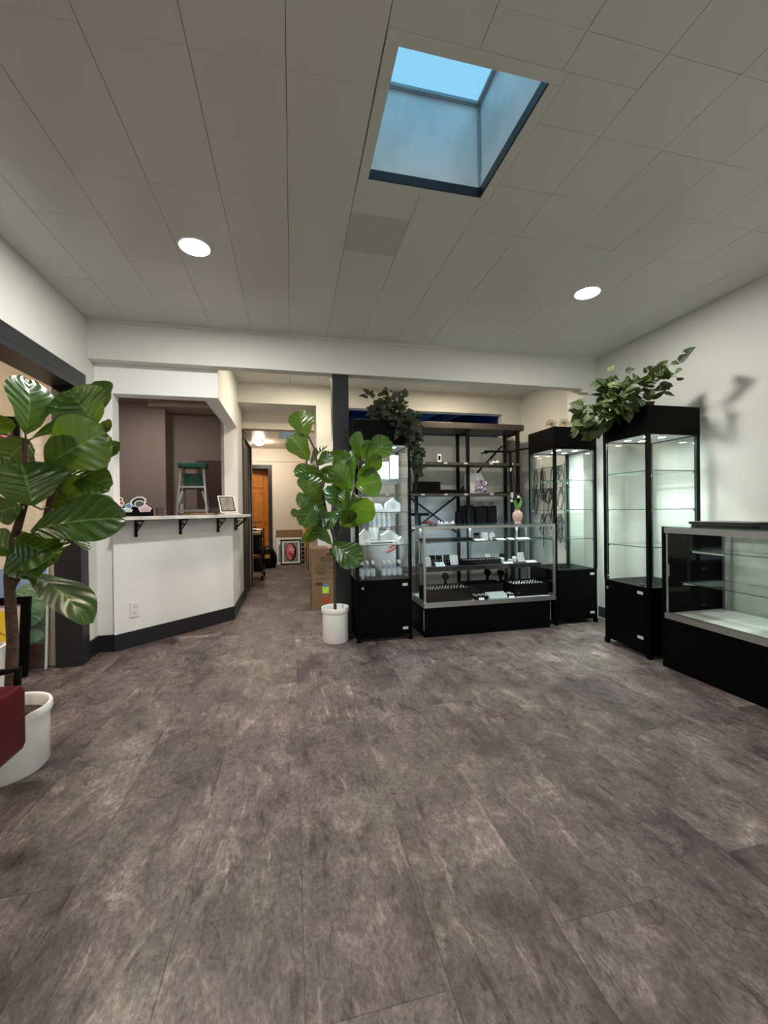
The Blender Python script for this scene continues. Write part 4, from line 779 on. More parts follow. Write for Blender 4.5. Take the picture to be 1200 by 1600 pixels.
t = thing('tall_cabinet', 'tall dark mauve cabinet standing behind the step ladder', 'cabinet', (-0.98, 5.72, 0))
MB().box(-0.19, 0.19, -0.15, 0.16, 0, 1.75).build('body', M_DMAUVE, t, bevel=0.003); MB().box(-0.185, 0.185, -0.165, -0.1505, 0.05, 1.15).build('door', M_DMAUVE, t, bevel=0.002)
g = MB()
for k in range(16): g.box(-0.18+k*0.0235, -0.168+k*0.0235, -0.172, -0.1655, 1.0, 1.14)
g.build('vent_grille', mat('grey_grille', (0.22, 0.20, 0.19), 0.5), t)
# ------------------------------------------------------------------ hallway things
M_INK = mat('brown_box_print', (0.05, 0.03, 0.02), 0.7); M_INKR = mat('red_box_print', (0.42, 0.05, 0.02), 0.7)
def carton(z0, h, x0, y0, w, d, label):
    t = thing('cardboard_box', label, 'box', (x0+w/2, y0+d/2, z0), 0, 'stacked moving boxes')
    MB().box(-w/2, w/2, -d/2, d/2, 0, h-0.004).build('carton', M_CARDB, t, bevel=0.003)
    MB().box(-w/2, w/2, -d/2, -0.002, h-0.0038, h).build('flap', M_CARDB, t); MB().box(-w/2, w/2, 0.002, d/2, h-0.0038, h).build('flap', M_CARDB, t)
    MB().box(-0.03, 0.03, -d/2, d/2, h+0.0001, h+0.0006).build('tape', mat('box_tape', (0.36, 0.25, 0.14), 0.3), t)
    return t, -d/2
bx, fy = carton(0.0, 0.343, 0.20, 4.52, 0.44, 0.37, 'lower brown moving box in the stack behind the fig, with a green note')
MB().box(-0.175, -0.105, fy-0.0015, fy-0.0003, 0.275, 0.305).build('handle_slot', M_INK, bx)
MB().box(-0.105, -0.035, fy-0.003, fy-0.0016, 0.185, 0.262).build('sticky_note', mat('lime_note', (0.48, 0.72, 0.05), 0.6), bx, label='lime green sticky note')
MB().box(-0.092, -0.048, fy-0.0045, fy-0.0031, 0.255, 0.288).build('blue_tape', mat('blue_tape', (0.06, 0.20, 0.50), 0.5), bx, label='blue masking tape')
MB().box(-0.10, -0.03, fy-0.0012, fy-0.0003, 0.07, 0.14).build('red_print', M_INKR, bx)
bx, fy = carton(0.345, 0.333, 0.195, 4.525, 0.45, 0.36, 'upper brown moving box in the stack behind the fig, printed with black lettering')
MB().box(-0.06, 0.06, fy-0.0012, fy-0.0003, 0.255, 0.278).build('handle_slot', M_INK, bx)
fr = MB(); x0, x1, z0, z1 = -0.115, 0.09, 0.185, 0.238
for a in ((x0, x1, z0, z0+0.005), (x0, x1, z1-0.005, z1), (x0, x0+0.005, z0+0.005, z1-0.005), (x1-0.005, x1, z0+0.005, z1-0.005)): fr.box(a[0], a[1], fy-0.0012, fy-0.0003, a[2], a[3])
fr.build('print_border', M_INK, bx)
textmesh('box_lettering', 'U-HAUL', 0.052, M_INK, bx, Matrix.Translation((-0.013, fy-0.0008, 0.211)) @ FACE_CAM)
M_INKG = mat('green_box_print', (0.06, 0.075, 0.03), 0.7)
rg = MB(); n = 28
rg.add([(-0.11+r*math.cos(2*PI*i/n), fy-0.001, 0.10+r*math.sin(2*PI*i/n)) for r in (0.062, 0.056) for i in range(n)], [(i, (i+1) % n, n+(i+1) % n, n+i) for i in range(n)]); rg.build('round_print', M_INKG, bx)
textmesh('round_lettering', '100%', 0.04, M_INKG, bx, Matrix.Translation((-0.11, fy-0.0008, 0.112)) @ FACE_CAM)
MB().box(-0.155, -0.065, fy-0.0012, fy-0.0003, 0.075, 0.082).box(-0.145, -0.075, fy-0.0012, fy-0.0003, 0.06, 0.066).box(-0.03, 0.03, fy-0.0012, fy-0.0003, 0.13, 0.137).box(-0.03, 0.06, fy-0.0012, fy-0.0003, 0.11, 0.117).box(-0.03, 0.05, fy-0.0012, fy-0.0003, 0.06, 0.067).build('small_print', M_INK, bx)
# rolling cart
t = thing('rolling_cart', 'black wheeled utility cart loaded with gear beside the hallway door', 'cart', (-0.62, 6.95, 0))
for z in (0.14, 0.42, 0.68): MB().box(-0.16, 0.16, -0.25, 0.25, z, z+0.04).build('tray', M_BLACK, t, bevel=0.004)
for x in (-0.15, 0.15):
    for y in (-0.24, 0.24):
        MB().cyl((x, y, 0.09), (x, y, 0.80), 0.011, n=10).build('upright', M_BLACKM, t, smooth=True); c = MB().cyl((x-0.014, y, 0.045), (x+0.014, y, 0.045), 0.045, n=18).build('caster', M_BLACK, t, smooth=True)
        MB().box(x-0.02, x+0.02, y-0.02, y+0.02, 0.085, 0.1).build('caster_fork', M_ALU, c)
MB().tube([(-0.15, -0.24, 0.80), (0.0, -0.26, 0.82), (0.15, -0.24, 0.80)], 0.010, 8).build('handle', M_ALU, t, smooth=True)
one('paper_roll', MB().cyl((-0.13, -0.10, 0), (0.15, -0.12, 0), 0.028, n=18), mat('beige_roll', (0.62, 0.50, 0.32), 0.6), 'beige paper roll lying on top of the cart', 'paper roll', (-0.62, 6.94, 0.7495), smooth=True)
one('gear_case', MB().box(-0.12, 0.12, -0.18, 0.18, 0, 0.2).box(-0.125, 0.125, -0.185, 0.185, 0.09, 0.105), M_BLACKM, 'black gear case on the middle tray of the cart', 'case', (-0.62, 6.95, 0.4605), bevel=0.006)
one('gear_case', MB().box(-0.12, 0.12, -0.19, 0.19, 0, 0.17).box(-0.125, 0.125, -0.195, 0.195, 0.08, 0.095), M_BLACKM, 'black gear case on the bottom tray of the cart', 'case', (-0.62, 6.95, 0.1805), bevel=0.006)
t = thing('camera_bag', 'small black bag with clutter on top of the cart', 'bag', (-0.66, 7.05, 0.7205))
MB().box(-0.09, 0.09, -0.10, 0.10, 0, 0.13).build('body', M_BLACKM, t, bevel=0.02); MB().tube([(-0.06, 0, 0.12), (-0.04, 0, 0.19), (0.04, 0, 0.19), (0.06, 0, 0.12)], 0.008, 6).build('strap', M_BLACKM, t, smooth=True)
t = thing('duffel_bag', 'black duffel bag with a yellow patch on the hallway floor', 'bag', (-0.47, 8.25, 0))
MB().lathe([(0.0, 0.0), (0.15, 0.01), (0.18, 0.12), (0.17, 0.25), (0.11, 0.36), (0.05, 0.42), (0.0, 0.43)], n=18).build('body', M_BLACKM, t, smooth=True)
MB().box(-0.05, 0.05, -0.19, -0.176, 0.20, 0.27).build('patch', mat('yellow_patch', (0.55, 0.35, 0.04), 0.5), t); MB().tube([(-0.12, -0.1, 0.3), (0.0, -0.17, 0.36), (0.12, -0.1, 0.3)], 0.012, 6).build('strap', M_BLACKM, t, smooth=True)
def leaning(name, label, cat, x, y, w, h, th, m, ang, parts=None, z=0.001, group=None):
    t = thing(name, label, cat, (x, y, z), 0, group); t.rotation_euler = (math.radians(-ang), 0, 0); return t
t = leaning('cardboard_sheet', 'large flat cardboard sheet leaning on the hallway end wall', 'cardboard', -0.06, 8.74, 0, 0, 0, None, 6)
MB().box(-0.27, 0.27, -0.008, 0.008, 0, 0.70).build('sheet', M_CARDB, t)
t = leaning('white_carton', 'flat white printed carton leaning in front of the cardboard sheet', 'box', -0.06, 8.66, 0, 0, 0, None, 6)
MB().box(-0.26, 0.25, -0.02, 0.02, 0, 0.545).build('carton', M_CARD, t); MB().box(-0.10, 0.12, -0.0212, -0.0202, 0.495, 0.505).box(-0.2, -0.16, -0.0212, -0.0202, 0.49, 0.515).box(-0.22, -0.17, -0.0212, -0.0202, 0.05, 0.40).build('print', mat('grey_print', (0.25, 0.24, 0.30), 0.6), t)
t = leaning('framed_portrait', 'black framed picture of a pink head leaning at the hallway end', 'picture', -0.03, 8.56, 0, 0, 0, None, 7)
MB().box(-0.205, 0.205, -0.012, 0.012, 0, 0.025).box(-0.205, 0.205, -0.012, 0.012, 0.485, 0.51).box(-0.205, -0.18, -0.012, 0.012, 0.025, 0.485).box(0.18, 0.205, -0.012, 0.012, 0.025, 0.485).build('frame', M_BLACK, t)
MB().box(-0.18, 0.18, -0.002, 0.004, 0.025, 0.485).build('mat_board', M_CARD, t); pr = MB().box(-0.14, 0.14, -0.0035, -0.0025, 0.06, 0.45).build('print', mat('grey_art_ground', (0.25, 0.22, 0.22), 0.6), t)
MB().disc((0, -0.0042, 0.255), 0.18, 28, (0, -1, 0), 0.60, 1.0).build('dark_oval', M_BLACK, pr); MB().disc((-0.012, -0.0048, 0.26), 0.17, 28, (0, -1, 0), 0.48, 0.95).build('pink_shape', mat('art_pink', (0.72, 0.16, 0.18), 0.6), pr)
MB().disc((0.01, -0.0053, 0.31), 0.07, 20, (0, -1, 0), 0.9, 0.5).build('pale_shape', mat('art_pale_pink', (0.80, 0.36, 0.34), 0.6), pr); MB().disc((0.03, -0.0053, 0.18), 0.05, 20, (0, -1, 0), 0.7, 0.9).build('dark_shape', mat('art_maroon', (0.18, 0.03, 0.04), 0.6), pr); MB().disc((-0.025, -0.0057, 0.22), 0.03, 16, (0, -1, 0), 0.5, 1.3).build('dark_shape', mat('art_maroon', (0.18, 0.03, 0.04), 0.6), pr)
t = leaning('spirit_level', 'long yellow spirit level standing against the hallway end wall', 'tool', 0.263, 8.70, 0, 0, 0, None, 4)
MB().box(-0.025, 0.025, -0.012, 0.012, 0, 0.80).build('body', mat('level_yellow', (0.72, 0.36, 0.02), 0.4), t); MB().box(-0.018, 0.018, -0.014, -0.0125, 0.28, 0.34).build('vial', M_GLASSD, t)
t = leaning('black_panel', 'narrow black ribbed panel between the portrait and the yellow level', 'panel', 0.2135, 8.68, 0, 0, 0, None, 5)
MB().box(-0.022, 0.022, -0.006, 0.006, 0, 0.52).build('panel', M_BLACK, t)
for k in range(5): MB().box(-0.02, 0.018, -0.008, -0.0065, 0.06+k*0.09, 0.085+k*0.09).build('label_strip', M_TAG, t)
# ------------------------------------------------------------------ side room things (through the left opening)
M_PSKY = mat('painted_sky', (0.22, 0.33, 0.52), 0.7, var=0.2, vscale=8); M_PGRN = mat('painted_hills', (0.065, 0.12, 0.055), 0.7, var=0.5, vscale=16); M_PGR2 = mat('painted_light_green', (0.17, 0.27, 0.15), 0.7, var=0.3, vscale=16); M_PBRN = mat('painted_earth', (0.055, 0.03, 0.022), 0.7, var=0.4, vscale=12)
t = thing('landscape_painting', 'unframed blue and green landscape canvas leaning on the beige wall', 'painting', (-1.98, 3.325, 0.002)); t.rotation_euler = (math.radians(-4), 0, 0)
MB().box(-0.28, 0.28, -0.01, 0.014, 0, 0.715).build('canvas', M_CARD, t)
MB().box(-0.276, 0.276, -0.0115, -0.0102, 0.45, 0.712).build('painted_sky', M_PSKY, t); MB().box(-0.276, 0.276, -0.0115, -0.0102, 0.18, 0.45).build('painted_hills', M_PGRN, t); MB().box(-0.276, 0.276, -0.0115, -0.0102, 0.003, 0.18).build('painted_ground', M_PBRN, t)
MB().disc((0.17, -0.0122, 0.45), 0.13, 24, (0, -1, 0), 0.8, 1.15).build('painted_tree', M_PGR2, t); MB().disc((0.18, -0.0127, 0.24), 0.09, 24, (0, -1, 0), 1.0, 0.55).build('painted_bush', M_PGR2, t)
for (a, b) in ((0.10, 0.52), (0.17, 0.55), (0.22, 0.48), (0.15, 0.42), (0.2, 0.36), (0.14, 0.31)):
    MB().tube([(a-0.03, -0.0127, b-0.01), (a, -0.0127, b+0.015), (a+0.03, -0.0127, b), (a+0.045, -0.0127, b-0.02)], 0.004, 5).build('brush_stroke', mat('painted_mint', (0.30, 0.42, 0.26), 0.7), t)
t = thing('framed_print', 'dark framed yellow and pink print leaning in front of the landscape canvas', 'picture', (-1.99, 3.19, 0.002)); t.rotation_euler = (math.radians(-7), 0, math.radians(4))
MB().box(-0.24, 0.24, -0.014, 0.014, 0, 0.05).box(-0.24, 0.24, -0.014, 0.014, 0.48, 0.53).box(-0.24, -0.19, -0.014, 0.014, 0.05, 0.48).box(0.19, 0.24, -0.014, 0.014, 0.05, 0.48).build('frame', M_BLACK, t)
MB().box(-0.19, 0.19, -0.004, 0.004, 0.05, 0.48).build('mat_board', mat('pink_mat', (0.70, 0.55, 0.58), 0.6), t); MB().box(-0.15, 0.15, -0.0055, -0.0045, 0.22, 0.44).build('yellow_print', mat('print_yellow', (0.78, 0.52, 0.03), 0.6), t)
MB().disc((0.10, -0.006, 0.17), 0.06, 20, (0, -1, 0)).build('pink_print', mat('print_pink', (0.75, 0.35, 0.38), 0.6), t); MB().tube([(0.02, -0.006, 0.24), (0.08, -0.006, 0.30), (0.13, -0.006, 0.27), (0.14, -0.006, 0.38)], 0.003, 5).build('ink_line', M_DARK, t)
t = thing('planter', 'white round planter on the floor in front of the framed print', 'planter', (-1.80, 2.85, 0))
MB().lathe([(0, 0), (0.10, 0), (0.115, 0.01), (0.12, 0.30), (0.125, 0.31), (0.112, 0.315), (0.108, 0.2), (0, 0.2)], n=32).build('pot', M_POT, t, smooth=True); MB().lathe([(0, 0.27), (0.109, 0.265)], n=24).build('soil', M_SOIL, t)
t = thing('flower_picture', 'dark framed picture of pink flowers hanging on the beige wall', 'picture', (-2.12, 3.409, 1.30))
MB().box(-0.24, 0.24, -0.025, -0.0005, 0, 0.03).box(-0.24, 0.24, -0.025, -0.0005, 0.45, 0.48).box(-0.24, -0.21, -0.025, -0.0005, 0.03, 0.45).box(0.21, 0.24, -0.025, -0.0005, 0.03, 0.45).build('frame', M_BLACK, t)
pr = MB().box(-0.21, 0.21, -0.010, -0.0005, 0.03, 0.45).build('print', mat('flower_ground', (0.12, 0.02, 0.04), 0.6), t); rr = random.Random(3)
for k in range(34):
    MB().disc((rr.uniform(-.17, .18), -0.0105-k*0.0001, rr.uniform(.06, .42)), rr.uniform(0.018, 0.034), 9, (0, -1, 0)).build('flower', mat('flower_pink%d' % (k % 3), ((0.62, 0.10, 0.22), (0.45, 0.05, 0.13), (0.70, 0.25, 0.36))[k % 3], 0.6), pr)
# ------------------------------------------------------------------ red chair at the left edge
t = thing('salon_chair', 'dark red leather salon chair with black frame at the left edge', 'chair', (-1.205, 1.30, 0))
MB().box(-0.30, 0.315, -0.32, 0.335, 0.295, 0.515).build('seat', M_RED, t, bevel=0.022); MB().box(-0.302, 0.3165, -0.322, 0.3365, 0.408, 0.412).build('seam', mat('seat_piping', (0.07, 0.003, 0.006), 0.4), t)
MB().box(-0.38, -0.305, -0.30, 0.30, 0.36, 0.98).build('backrest', M_RED, t, bevel=0.03)
for s in (-1, 1):
    MB().tube([(0.20, s*0.352, 0.36), (0.268, s*0.36, 0.47), (0.272, s*0.36, 0.553), (0.20, s*0.36, 0.545), (-0.30, s*0.36, 0.52), (-0.36, s*0.33, 0.52)], 0.013, 8).build('arm_frame', M_BLACKM, t, smooth=True)
    MB().box(-0.28, 0.12, s*0.36-0.022, s*0.36+0.022, 0.545, 0.57).build('armrest', M_BLACK, t, bevel=0.006)
MB().lathe([(0.0, 0), (0.26, 0), (0.26, 0.015), (0.08, 0.05), (0.035, 0.06), (0.035, 0.29), (0.10, 0.298), (0.0, 0.299)], n=28).build('pedestal', M_CHROME, t, smooth=True)
# ------------------------------------------------------------------ things in the middle showcase
M_GREYC = mat('grey_velvet', (0.014, 0.014, 0.016), 0.9, spec=0.08)
def card(x, y, z, w_, h_, tilt, m, label, cat='card', group='jewelry cards in the showcase', rz=0, dots=0):
    t = thing('earring_card', label, cat, (x, y, z+0.001), rz, group)
    Mx = Matrix.Rotation(math.radians(-tilt), 4, 'X'); c = MB().box(-w_/2, w_/2, -0.0012, 0.0012, 0, h_, Mx).build('card_face', m, t)
    if tilt < 60: MB().box(-0.006, 0.006, -0.001, 0.001, 0.0, h_*0.62, Matrix.Translation((0, h_*0.5*math.sin(math.radians(tilt))+0.012, 0)) @ Matrix.Rotation(math.radians(12), 4, 'X')).build('prop', m, t)
    dm = mat('earring_dots', (0.25, 0.25, 0.27), 0.3, 0.7)
    k = 0
    for r in range(3):
        for q in range(2):
            if k < dots: MB().disc((-w_*0.22+q*w_*0.44, -0.0016, h_*(0.25+0.25*r)), 0.006, 8, (0, -1, 0)).build('earring', dm, c, ).matrix_local = Mx
            k += 1
    return t
YS = 3.52
def tray(x0, x1, y0, y1, z, h_, label, m=M_VELVET, rings=0, seed=0, name='jewelry_tray'):
    t = thing(name, label, 'tray', ((x0+x1)/2, (y0+y1)/2, z+0.0005), 0, 'jewelry trays in the showcase'); a, b = (x1-x0)/2, (y1-y0)/2
    MB().box(-a, a, -b, b, 0, h_*0.8).build('body', m, t, bevel=0.002)
    MB().box(-a, a, -b, -b+0.005, h_*0.8+0.0003, h_).box(-a, a, b-0.005, b, h_*0.8+0.0003, h_).box(-a, -a+0.005, -b+0.005, b-0.005, h_*0.8+0.0003, h_).box(a-0.005, a, -b+0.005, b-0.005, h_*0.8+0.0003, h_).build('rim', m, t)
    if rings:
        rg = random.Random(seed); g = MB()
        nx = max(2, int((x1-x0-0.03)/0.026)); ny = max(1, int(rings/nx))
        for i in range(nx):
            for j in range(ny):
                cx = -a+0.02+(2*a-0.04)*i/max(1, nx-1)+rg.uniform(-.004, .004); cy = -b+0.018+(2*b-0.036)*j/max(1, ny-1)+rg.uniform(-.004, .004)
                g.cyl((cx-0.005, cy, h_*0.8+0.007), (cx+0.005, cy, h_*0.8+0.010), 0.0075, 0.0065, n=6)
        o = g.build('rings', mat('silver_rings', (0.72, 0.74, 0.76), 0.25, 0.5), t); o['kind'] = 'stuff'
    return t
tray(1.17, 1.66, 3.53, 3.70, ZS1, 0.018, 'long thin black tray on the top shelf of the jewelry showcase')
card(1.715, 3.60, ZS1, 0.06, 0.065, 14, M_VELVET, 'black standing card on the top showcase shelf', dots=4)
card(1.795, 3.59, ZS1, 0.06, 0.066, 14, M_CARD, 'white standing earring card on the top showcase shelf', dots=5)
o = one('jewelry_disc', MB().disc((0, 0, 0.034), 0.031, 24, (0, -1, 0)).disc((0, 0.003, 0.034), 0.031, 24, (0, 1, 0)).box(-0.02, 0.02, 0.0, 0.02, 0, 0.004), M_CARD, 'round white jewelry disc on the top showcase shelf', 'display', (1.872, 3.60, ZS1+0.0005))
for k, (x, wd, lb) in enumerate(((1.69, 0.10, 'left of the standing black card'), (1.905, 0.085, 'right of the round disc'), (2.01, 0.06, 'third from the left'), (2.135, 0.13, 'widest, at the right end'))):
    card(x, 3.47, ZS1, wd, 0.06, 80, M_CARD, 'white card lying flat on the top showcase shelf, '+lb, group='flat cards on the top shelf')
t = thing('bead_strand', 'strand of black beads on the top showcase shelf behind the flat cards', 'jewelry', (1.97, 3.60, ZS1+0.0005), 0)
for k in range(11): MB().lathe([(0, 0), (0.008, 0.004), (0.010, 0.009), (0.008, 0.014), (0, 0.018)], n=8).build('bead', M_BLACK, t, smooth=True, loc=(-0.09+k*0.018, 0.008*math.sin(k*1.7), 0))
# lace runner and middle shelf
lr = MB(); xs0, xs1 = 1.15, 2.285; nsc = 15; wsc = (xs1-xs0)/nsc
lr.box(xs0, xs1, 3.4355, 3.74, ZS2+0.0004, ZS2+0.0016)
for k in range(nsc):
    c = xs0+(k+0.5)*wsc; pt = [(c-wsc/2, 3.4345, ZS2+0.0016), (c+wsc/2, 3.4345, ZS2+0.0016)]+[(c+wsc/2*math.cos(a), 3.4335, ZS2-0.012-0.024*math.sin(a)) for a in [i*PI/8 for i in range(9)]]
    lr.add(pt+[(x, y+0.0012, z) for x, y, z in pt], [tuple(range(11)), tuple(range(21, 10, -1))]+[(i, 11+i, 11+(i+1) % 11, (i+1) % 11) for i in range(11)])
one('lace_runner', lr, mat('black_lace', (0.014, 0.014, 0.018), 0.8), 'black scalloped lace runner on the middle showcase shelf', 'runner')
ZM = ZS2+0.0022
card(1.185, 3.50, ZM, 0.065, 0.085, 16, M_CARD, 'leftmost white standing earring card on the lace runner', dots=6)
for x, lb in ((1.255, 'left'), (1.32, 'middle'), (1.395, 'right')): card(x, 3.56, ZM, 0.06, 0.092, 16, M_VELVET, 'black standing card on the lace runner, %s one of three' % lb, dots=4, group='black standing cards')
card(1.30, 3.47, ZM, 0.085, 0.06, 58, M_CARD, 'white card tilted low in front of the black standing cards', dots=2)
card(1.455, 3.53, ZM, 0.075, 0.09, 14, M_CARD, 'white standing earring card left of the ring tray on the lace runner', dots=6)
tray(1.51, 1.90, 3.48, 3.62, ZM, 0.045, 'black ring tray on the lace runner of the middle shelf', rings=24, seed=2)
card(1.86, 3.66, ZM, 0.055, 0.075, 16, M_CARD, 'white standing card behind the ring tray on the lace runner', dots=3)
card(1.985, 3.60, ZM, 0.06, 0.08, 14, M_VELVET, 'black standing card between two small white blocks', dots=4)
for x, y, h_, lb in ((1.945, 3.55, 0.045, 'tall white display block left of the black standing card'), (2.02, 3.53, 0.03, 'low white display block right of the black standing card'), (2.085, 3.57, 0.05, 'white display block beside the right standing earring card')):
    one('display_block', MB().box(-0.016, 0.016, -0.016, 0.016, 0, h_*0.8).add([(-0.016, -0.016, h_*0.8), (0.016, -0.016, h_*0.8), (0.016, 0.016, h_), (-0.016, 0.016, h_)], [(0, 1, 2, 3)]), M_CARD, lb, 'display block', (x, y, ZM+0.0005), group='white display blocks')
card(2.15, 3.55, ZM, 0.07, 0.09, 14, M_CARD, 'white standing earring card near the right end of the lace runner', dots=6)
card(1.965, 3.46, ZM, 0.10, 0.035, 70, M_CARD, 'white card lying at the front of the lace runner, left of two', group='flat cards on the lace runner'); card(2.215, 3.47, ZM, 0.11, 0.045, 72, M_CARD, 'white card lying at the front right of the lace runner', group='flat cards on the lace runner')
ZD = 0.2825
tray(1.125, 1.545, 3.36, 3.58, ZD, 0.115, 'deep black ring tray at the left of the showcase floor', rings=64, seed=3)
tray(1.57, 1.93, 3.50, 3.70, ZD, 0.11, 'deep black tray at the back middle of the showcase floor', rings=14, seed=4, m=M_GREYC)
tray(1.97, 2.325, 3.385, 3.62, ZD, 0.115, 'deep black ring tray at the right of the showcase floor', rings=80, seed=5)
tray(1.575, 1.70, 3.35, 3.45, ZD, 0.03, 'small black tray of gold pieces at the front of the showcase floor', rings=15, seed=6)
for x, y, lb in ((1.40, 3.62, 'round black jewelry disc behind the left ring tray'), (1.885, 3.73, 'round black jewelry disc behind the middle tray'), (1.99, 3.66, 'round black jewelry disc behind the right ring tray')):
    t = thing('jewelry_disc', lb, 'display', (x, y, ZD+0.0005), 0, 'black jewelry discs'); MB().cyl((0, 0.004, 0.175), (0, -0.004, 0.18), 0.036, n=22).build('disc', M_VELVET, t); MB().box(-0.012, 0.012, -0.004, 0.012, 0, 0.145).build('stem', M_VELVET, t); MB().box(-0.02, 0.02, -0.015, 0.016, 0, 0.006).build('foot', M_VELVET, t)
t = thing('acrylic_organizer', 'clear acrylic organizer with slanted slots at the front of the showcase floor', 'organizer', (1.80, 3.39, ZD+0.0005))
MB().box(-0.09, 0.09, -0.05, 0.05, 0, 0.004).build('base', M_PLAST, t)
for k in range(6): MB().box(-0.085, 0.085, -0.001, 0.001, 0, 0.05-0.004*abs(k-3), Matrix.Translation((0, -0.042+k*0.017, 0.0045)) @ Matrix.Rotation(math.radians(-25), 4, 'X')).build('divider', mat('frosted_acrylic', (0.55, 0.62, 0.64), 0.2), t)
tray(1.905, 1.965, 3.35, 3.45, ZD, 0.03, 'small black earring tray right of the acrylic organizer', rings=8, seed=8)
for k, (x, wd, lb) in enumerate(((1.63, 0.05, 'in front of the gold tray'), (1.925, 0.055, 'in front of the small earring tray'))):
    o = one('price_tag', MB().box(-wd/2, wd/2, -0.001, 0.001, 0, 0.022, Matrix.Rotation(math.radians(-35), 4, 'X')), M_CARD, 'small white price tag %s' % lb, 'tag', (x, 3.338, ZD+0.001), group='price tags')
# vase with tulips on the showcase
t = thing('flower_vase', 'pink vase with white tulips on top of the middle showcase', 'vase', (2.035, 3.42, 0.9503))
MB().lathe([(0, 0), (0.028, 0), (0.030, 0.006), (0.026, 0.014), (0.040, 0.045), (0.046, 0.075), (0.040, 0.10), (0.022, 0.118), (0.022, 0.128), (0.026, 0.132), (0.019, 0.130), (0.018, 0.11), (0, 0.10)], n=28).build('body', mat('blush_ceramic', (0.62, 0.44, 0.36), 0.35, var=0.1, vscale=30), t, smooth=True)
for pts, tip in (([(0, 0, 0.12), (-0.015, 0, 0.17), (-0.045, 0, 0.205), (-0.06, -0.005, 0.21)], 1), ([(0, 0, 0.12), (0.03, 0, 0.16), (0.045, 0, 0.20), (0.035, 0, 0.235), (0.012, 0, 0.245)], 1)):
    MB().tube(pts, 0.004, 6).build('flower_stem', mat('tulip_stem', (0.45, 0.55, 0.22), 0.5), t, smooth=True)
    p = pts[-1]; MB().lathe([(0, -0.014), (0.010, -0.008), (0.012, 0.004), (0.006, 0.014), (0, 0.012)], p, 10).build('tulip_head', M_CARD, t, smooth=True)
for k, (dx, dz, bn) in enumerate(((-0.01, 0.125, -0.02), (0.015, 0.11, 0.02), (-0.025, 0.10, -0.02))):
    m = MB()
    for j in range(7):
        v = j/6; wv = 0.013*math.sin(PI*min(0.97, 0.15+v*0.85)); c = (dx*v+bn*v*v, -0.004*k, 0.115+dz*v); m.v += [(c[0]-wv, c[1]-0.003, c[2]), (c[0], c[1], c[2]), (c[0]+wv, c[1]-0.003, c[2])]
    for j in range(6):
        for i in range(2): m.f.append((j*3+i, j*3+i+1, j*3+i+4, j*3+i+3)); m.mi.append(0)
    m.build('tulip_leaf', mat('tulip_leaf', (0.10, 0.30, 0.06), 0.4), t, smooth=True)
# ------------------------------------------------------------------ stock in the left tower
M_PACKB = mat('pale_blue_pack', (0.40, 0.56, 0.70), 0.4); M_PBLUE = mat('blue_pack_print', (0.14, 0.28, 0.48), 0.4)
def pack(x, y, z, w_, d_, h_, label, m=M_CARD, pm=M_PBLUE, rz=0, cat='box', name='product_box', group='packages in the stocked tower', strips=((0.2, 0.3), (0.55, 0.7))):
    t = thing(name, label, cat, (x, y, z+0.0006), rz, group); MB().box(-w_/2, w_/2, -d_/2, d_/2, 0, h_).build('carton', m, t, bevel=0.001)
    for a, b in strips: MB().box(-w_*0.35, w_*0.35, -d_/2-0.0008, -d_/2-0.0002, h_*a, h_*b).build('print', pm, t)
    return t
pack(0.735, 3.55, 1.355, 0.075, 0.05, 0.19, 'pale blue package standing on the top shelf of the stocked tower', M_PACKB, M_CARD, 0.1); pack(0.815, 3.56, 1.355, 0.06, 0.05, 0.16, 'white and blue package in the middle of the tower top shelf', M_CARD, M_PBLUE, -0.1)
pack(0.89, 3.52, 1.355, 0.06, 0.05, 0.215, 'tall white package at the right of the tower top shelf', M_CARD, mat('pale_print', (0.5, 0.55, 0.62), 0.5), 0.25); pack(0.655, 3.58, 1.355, 0.07, 0.06, 0.14, 'white package at the left of the tower top shelf', M_CARD, M_PACKB)
def house(x, y, z, w_, h_, label, d_=0.06, rz=0):
    t = thing('gable_box', label, 'box', (x, y, z+0.0006), rz, 'gable-topped boxes in the stocked tower'); q = h_*0.6
    pf = [(-w_/2, 0), (w_/2, 0), (w_/2, q), (0, h_), (-w_/2, q)]
    MB().add([(a, -d_/2, b) for a, b in pf]+[(a, d_/2, b) for a, b in pf], [(0, 1, 2, 3, 4), (9, 8, 7, 6, 5)]+[(i, 5+i, 5+(i+1) % 5, (i+1) % 5) for i in range(5)]).build('carton', M_CARD, t)
    MB().disc((0, -d_/2-0.0006, q*0.75), w_*0.2, 18, (0, -1, 0)).build('round_print', M_TAG, t)
def hexbox(x, y, z, r, label):
    t = thing('hexagon_box', label, 'box', (x, y, z+0.0006), 0, 'hexagonal boxes in the stocked tower')
    c = r*math.cos(PI/6); MB().cyl((0, 0.02, c), (0, -0.02, c), r, n=6).build('carton', M_CARD, t).rotation_euler = (0, 0, 0); MB().disc((0, -0.0206, c), r*0.55, 18, (0, -1, 0)).build('round_print', M_TAG, t); MB().box(-r*0.45, r*0.45, -0.03, 0.03, 0, 0.004).build('stand', M_CARD, t)
hexbox(0.635, 3.50, 1.075, 0.045, 'left white hexagonal box on the second tower shelf'); hexbox(0.735, 3.50, 1.075, 0.042, 'right white hexagonal box on the second tower shelf')
house(0.865, 3.50, 1.075, 0.13, 0.115, 'white envelope-shaped box at the right of the second tower shelf'); house(0.685, 3.44, 1.075, 0.035, 0.055, 'tiny white gable box between the hexagonal boxes'); pack(0.735, 3.40, 1.075, 0.10, 0.03, 0.025, 'low white box in front of the right hexagonal box', strips=())
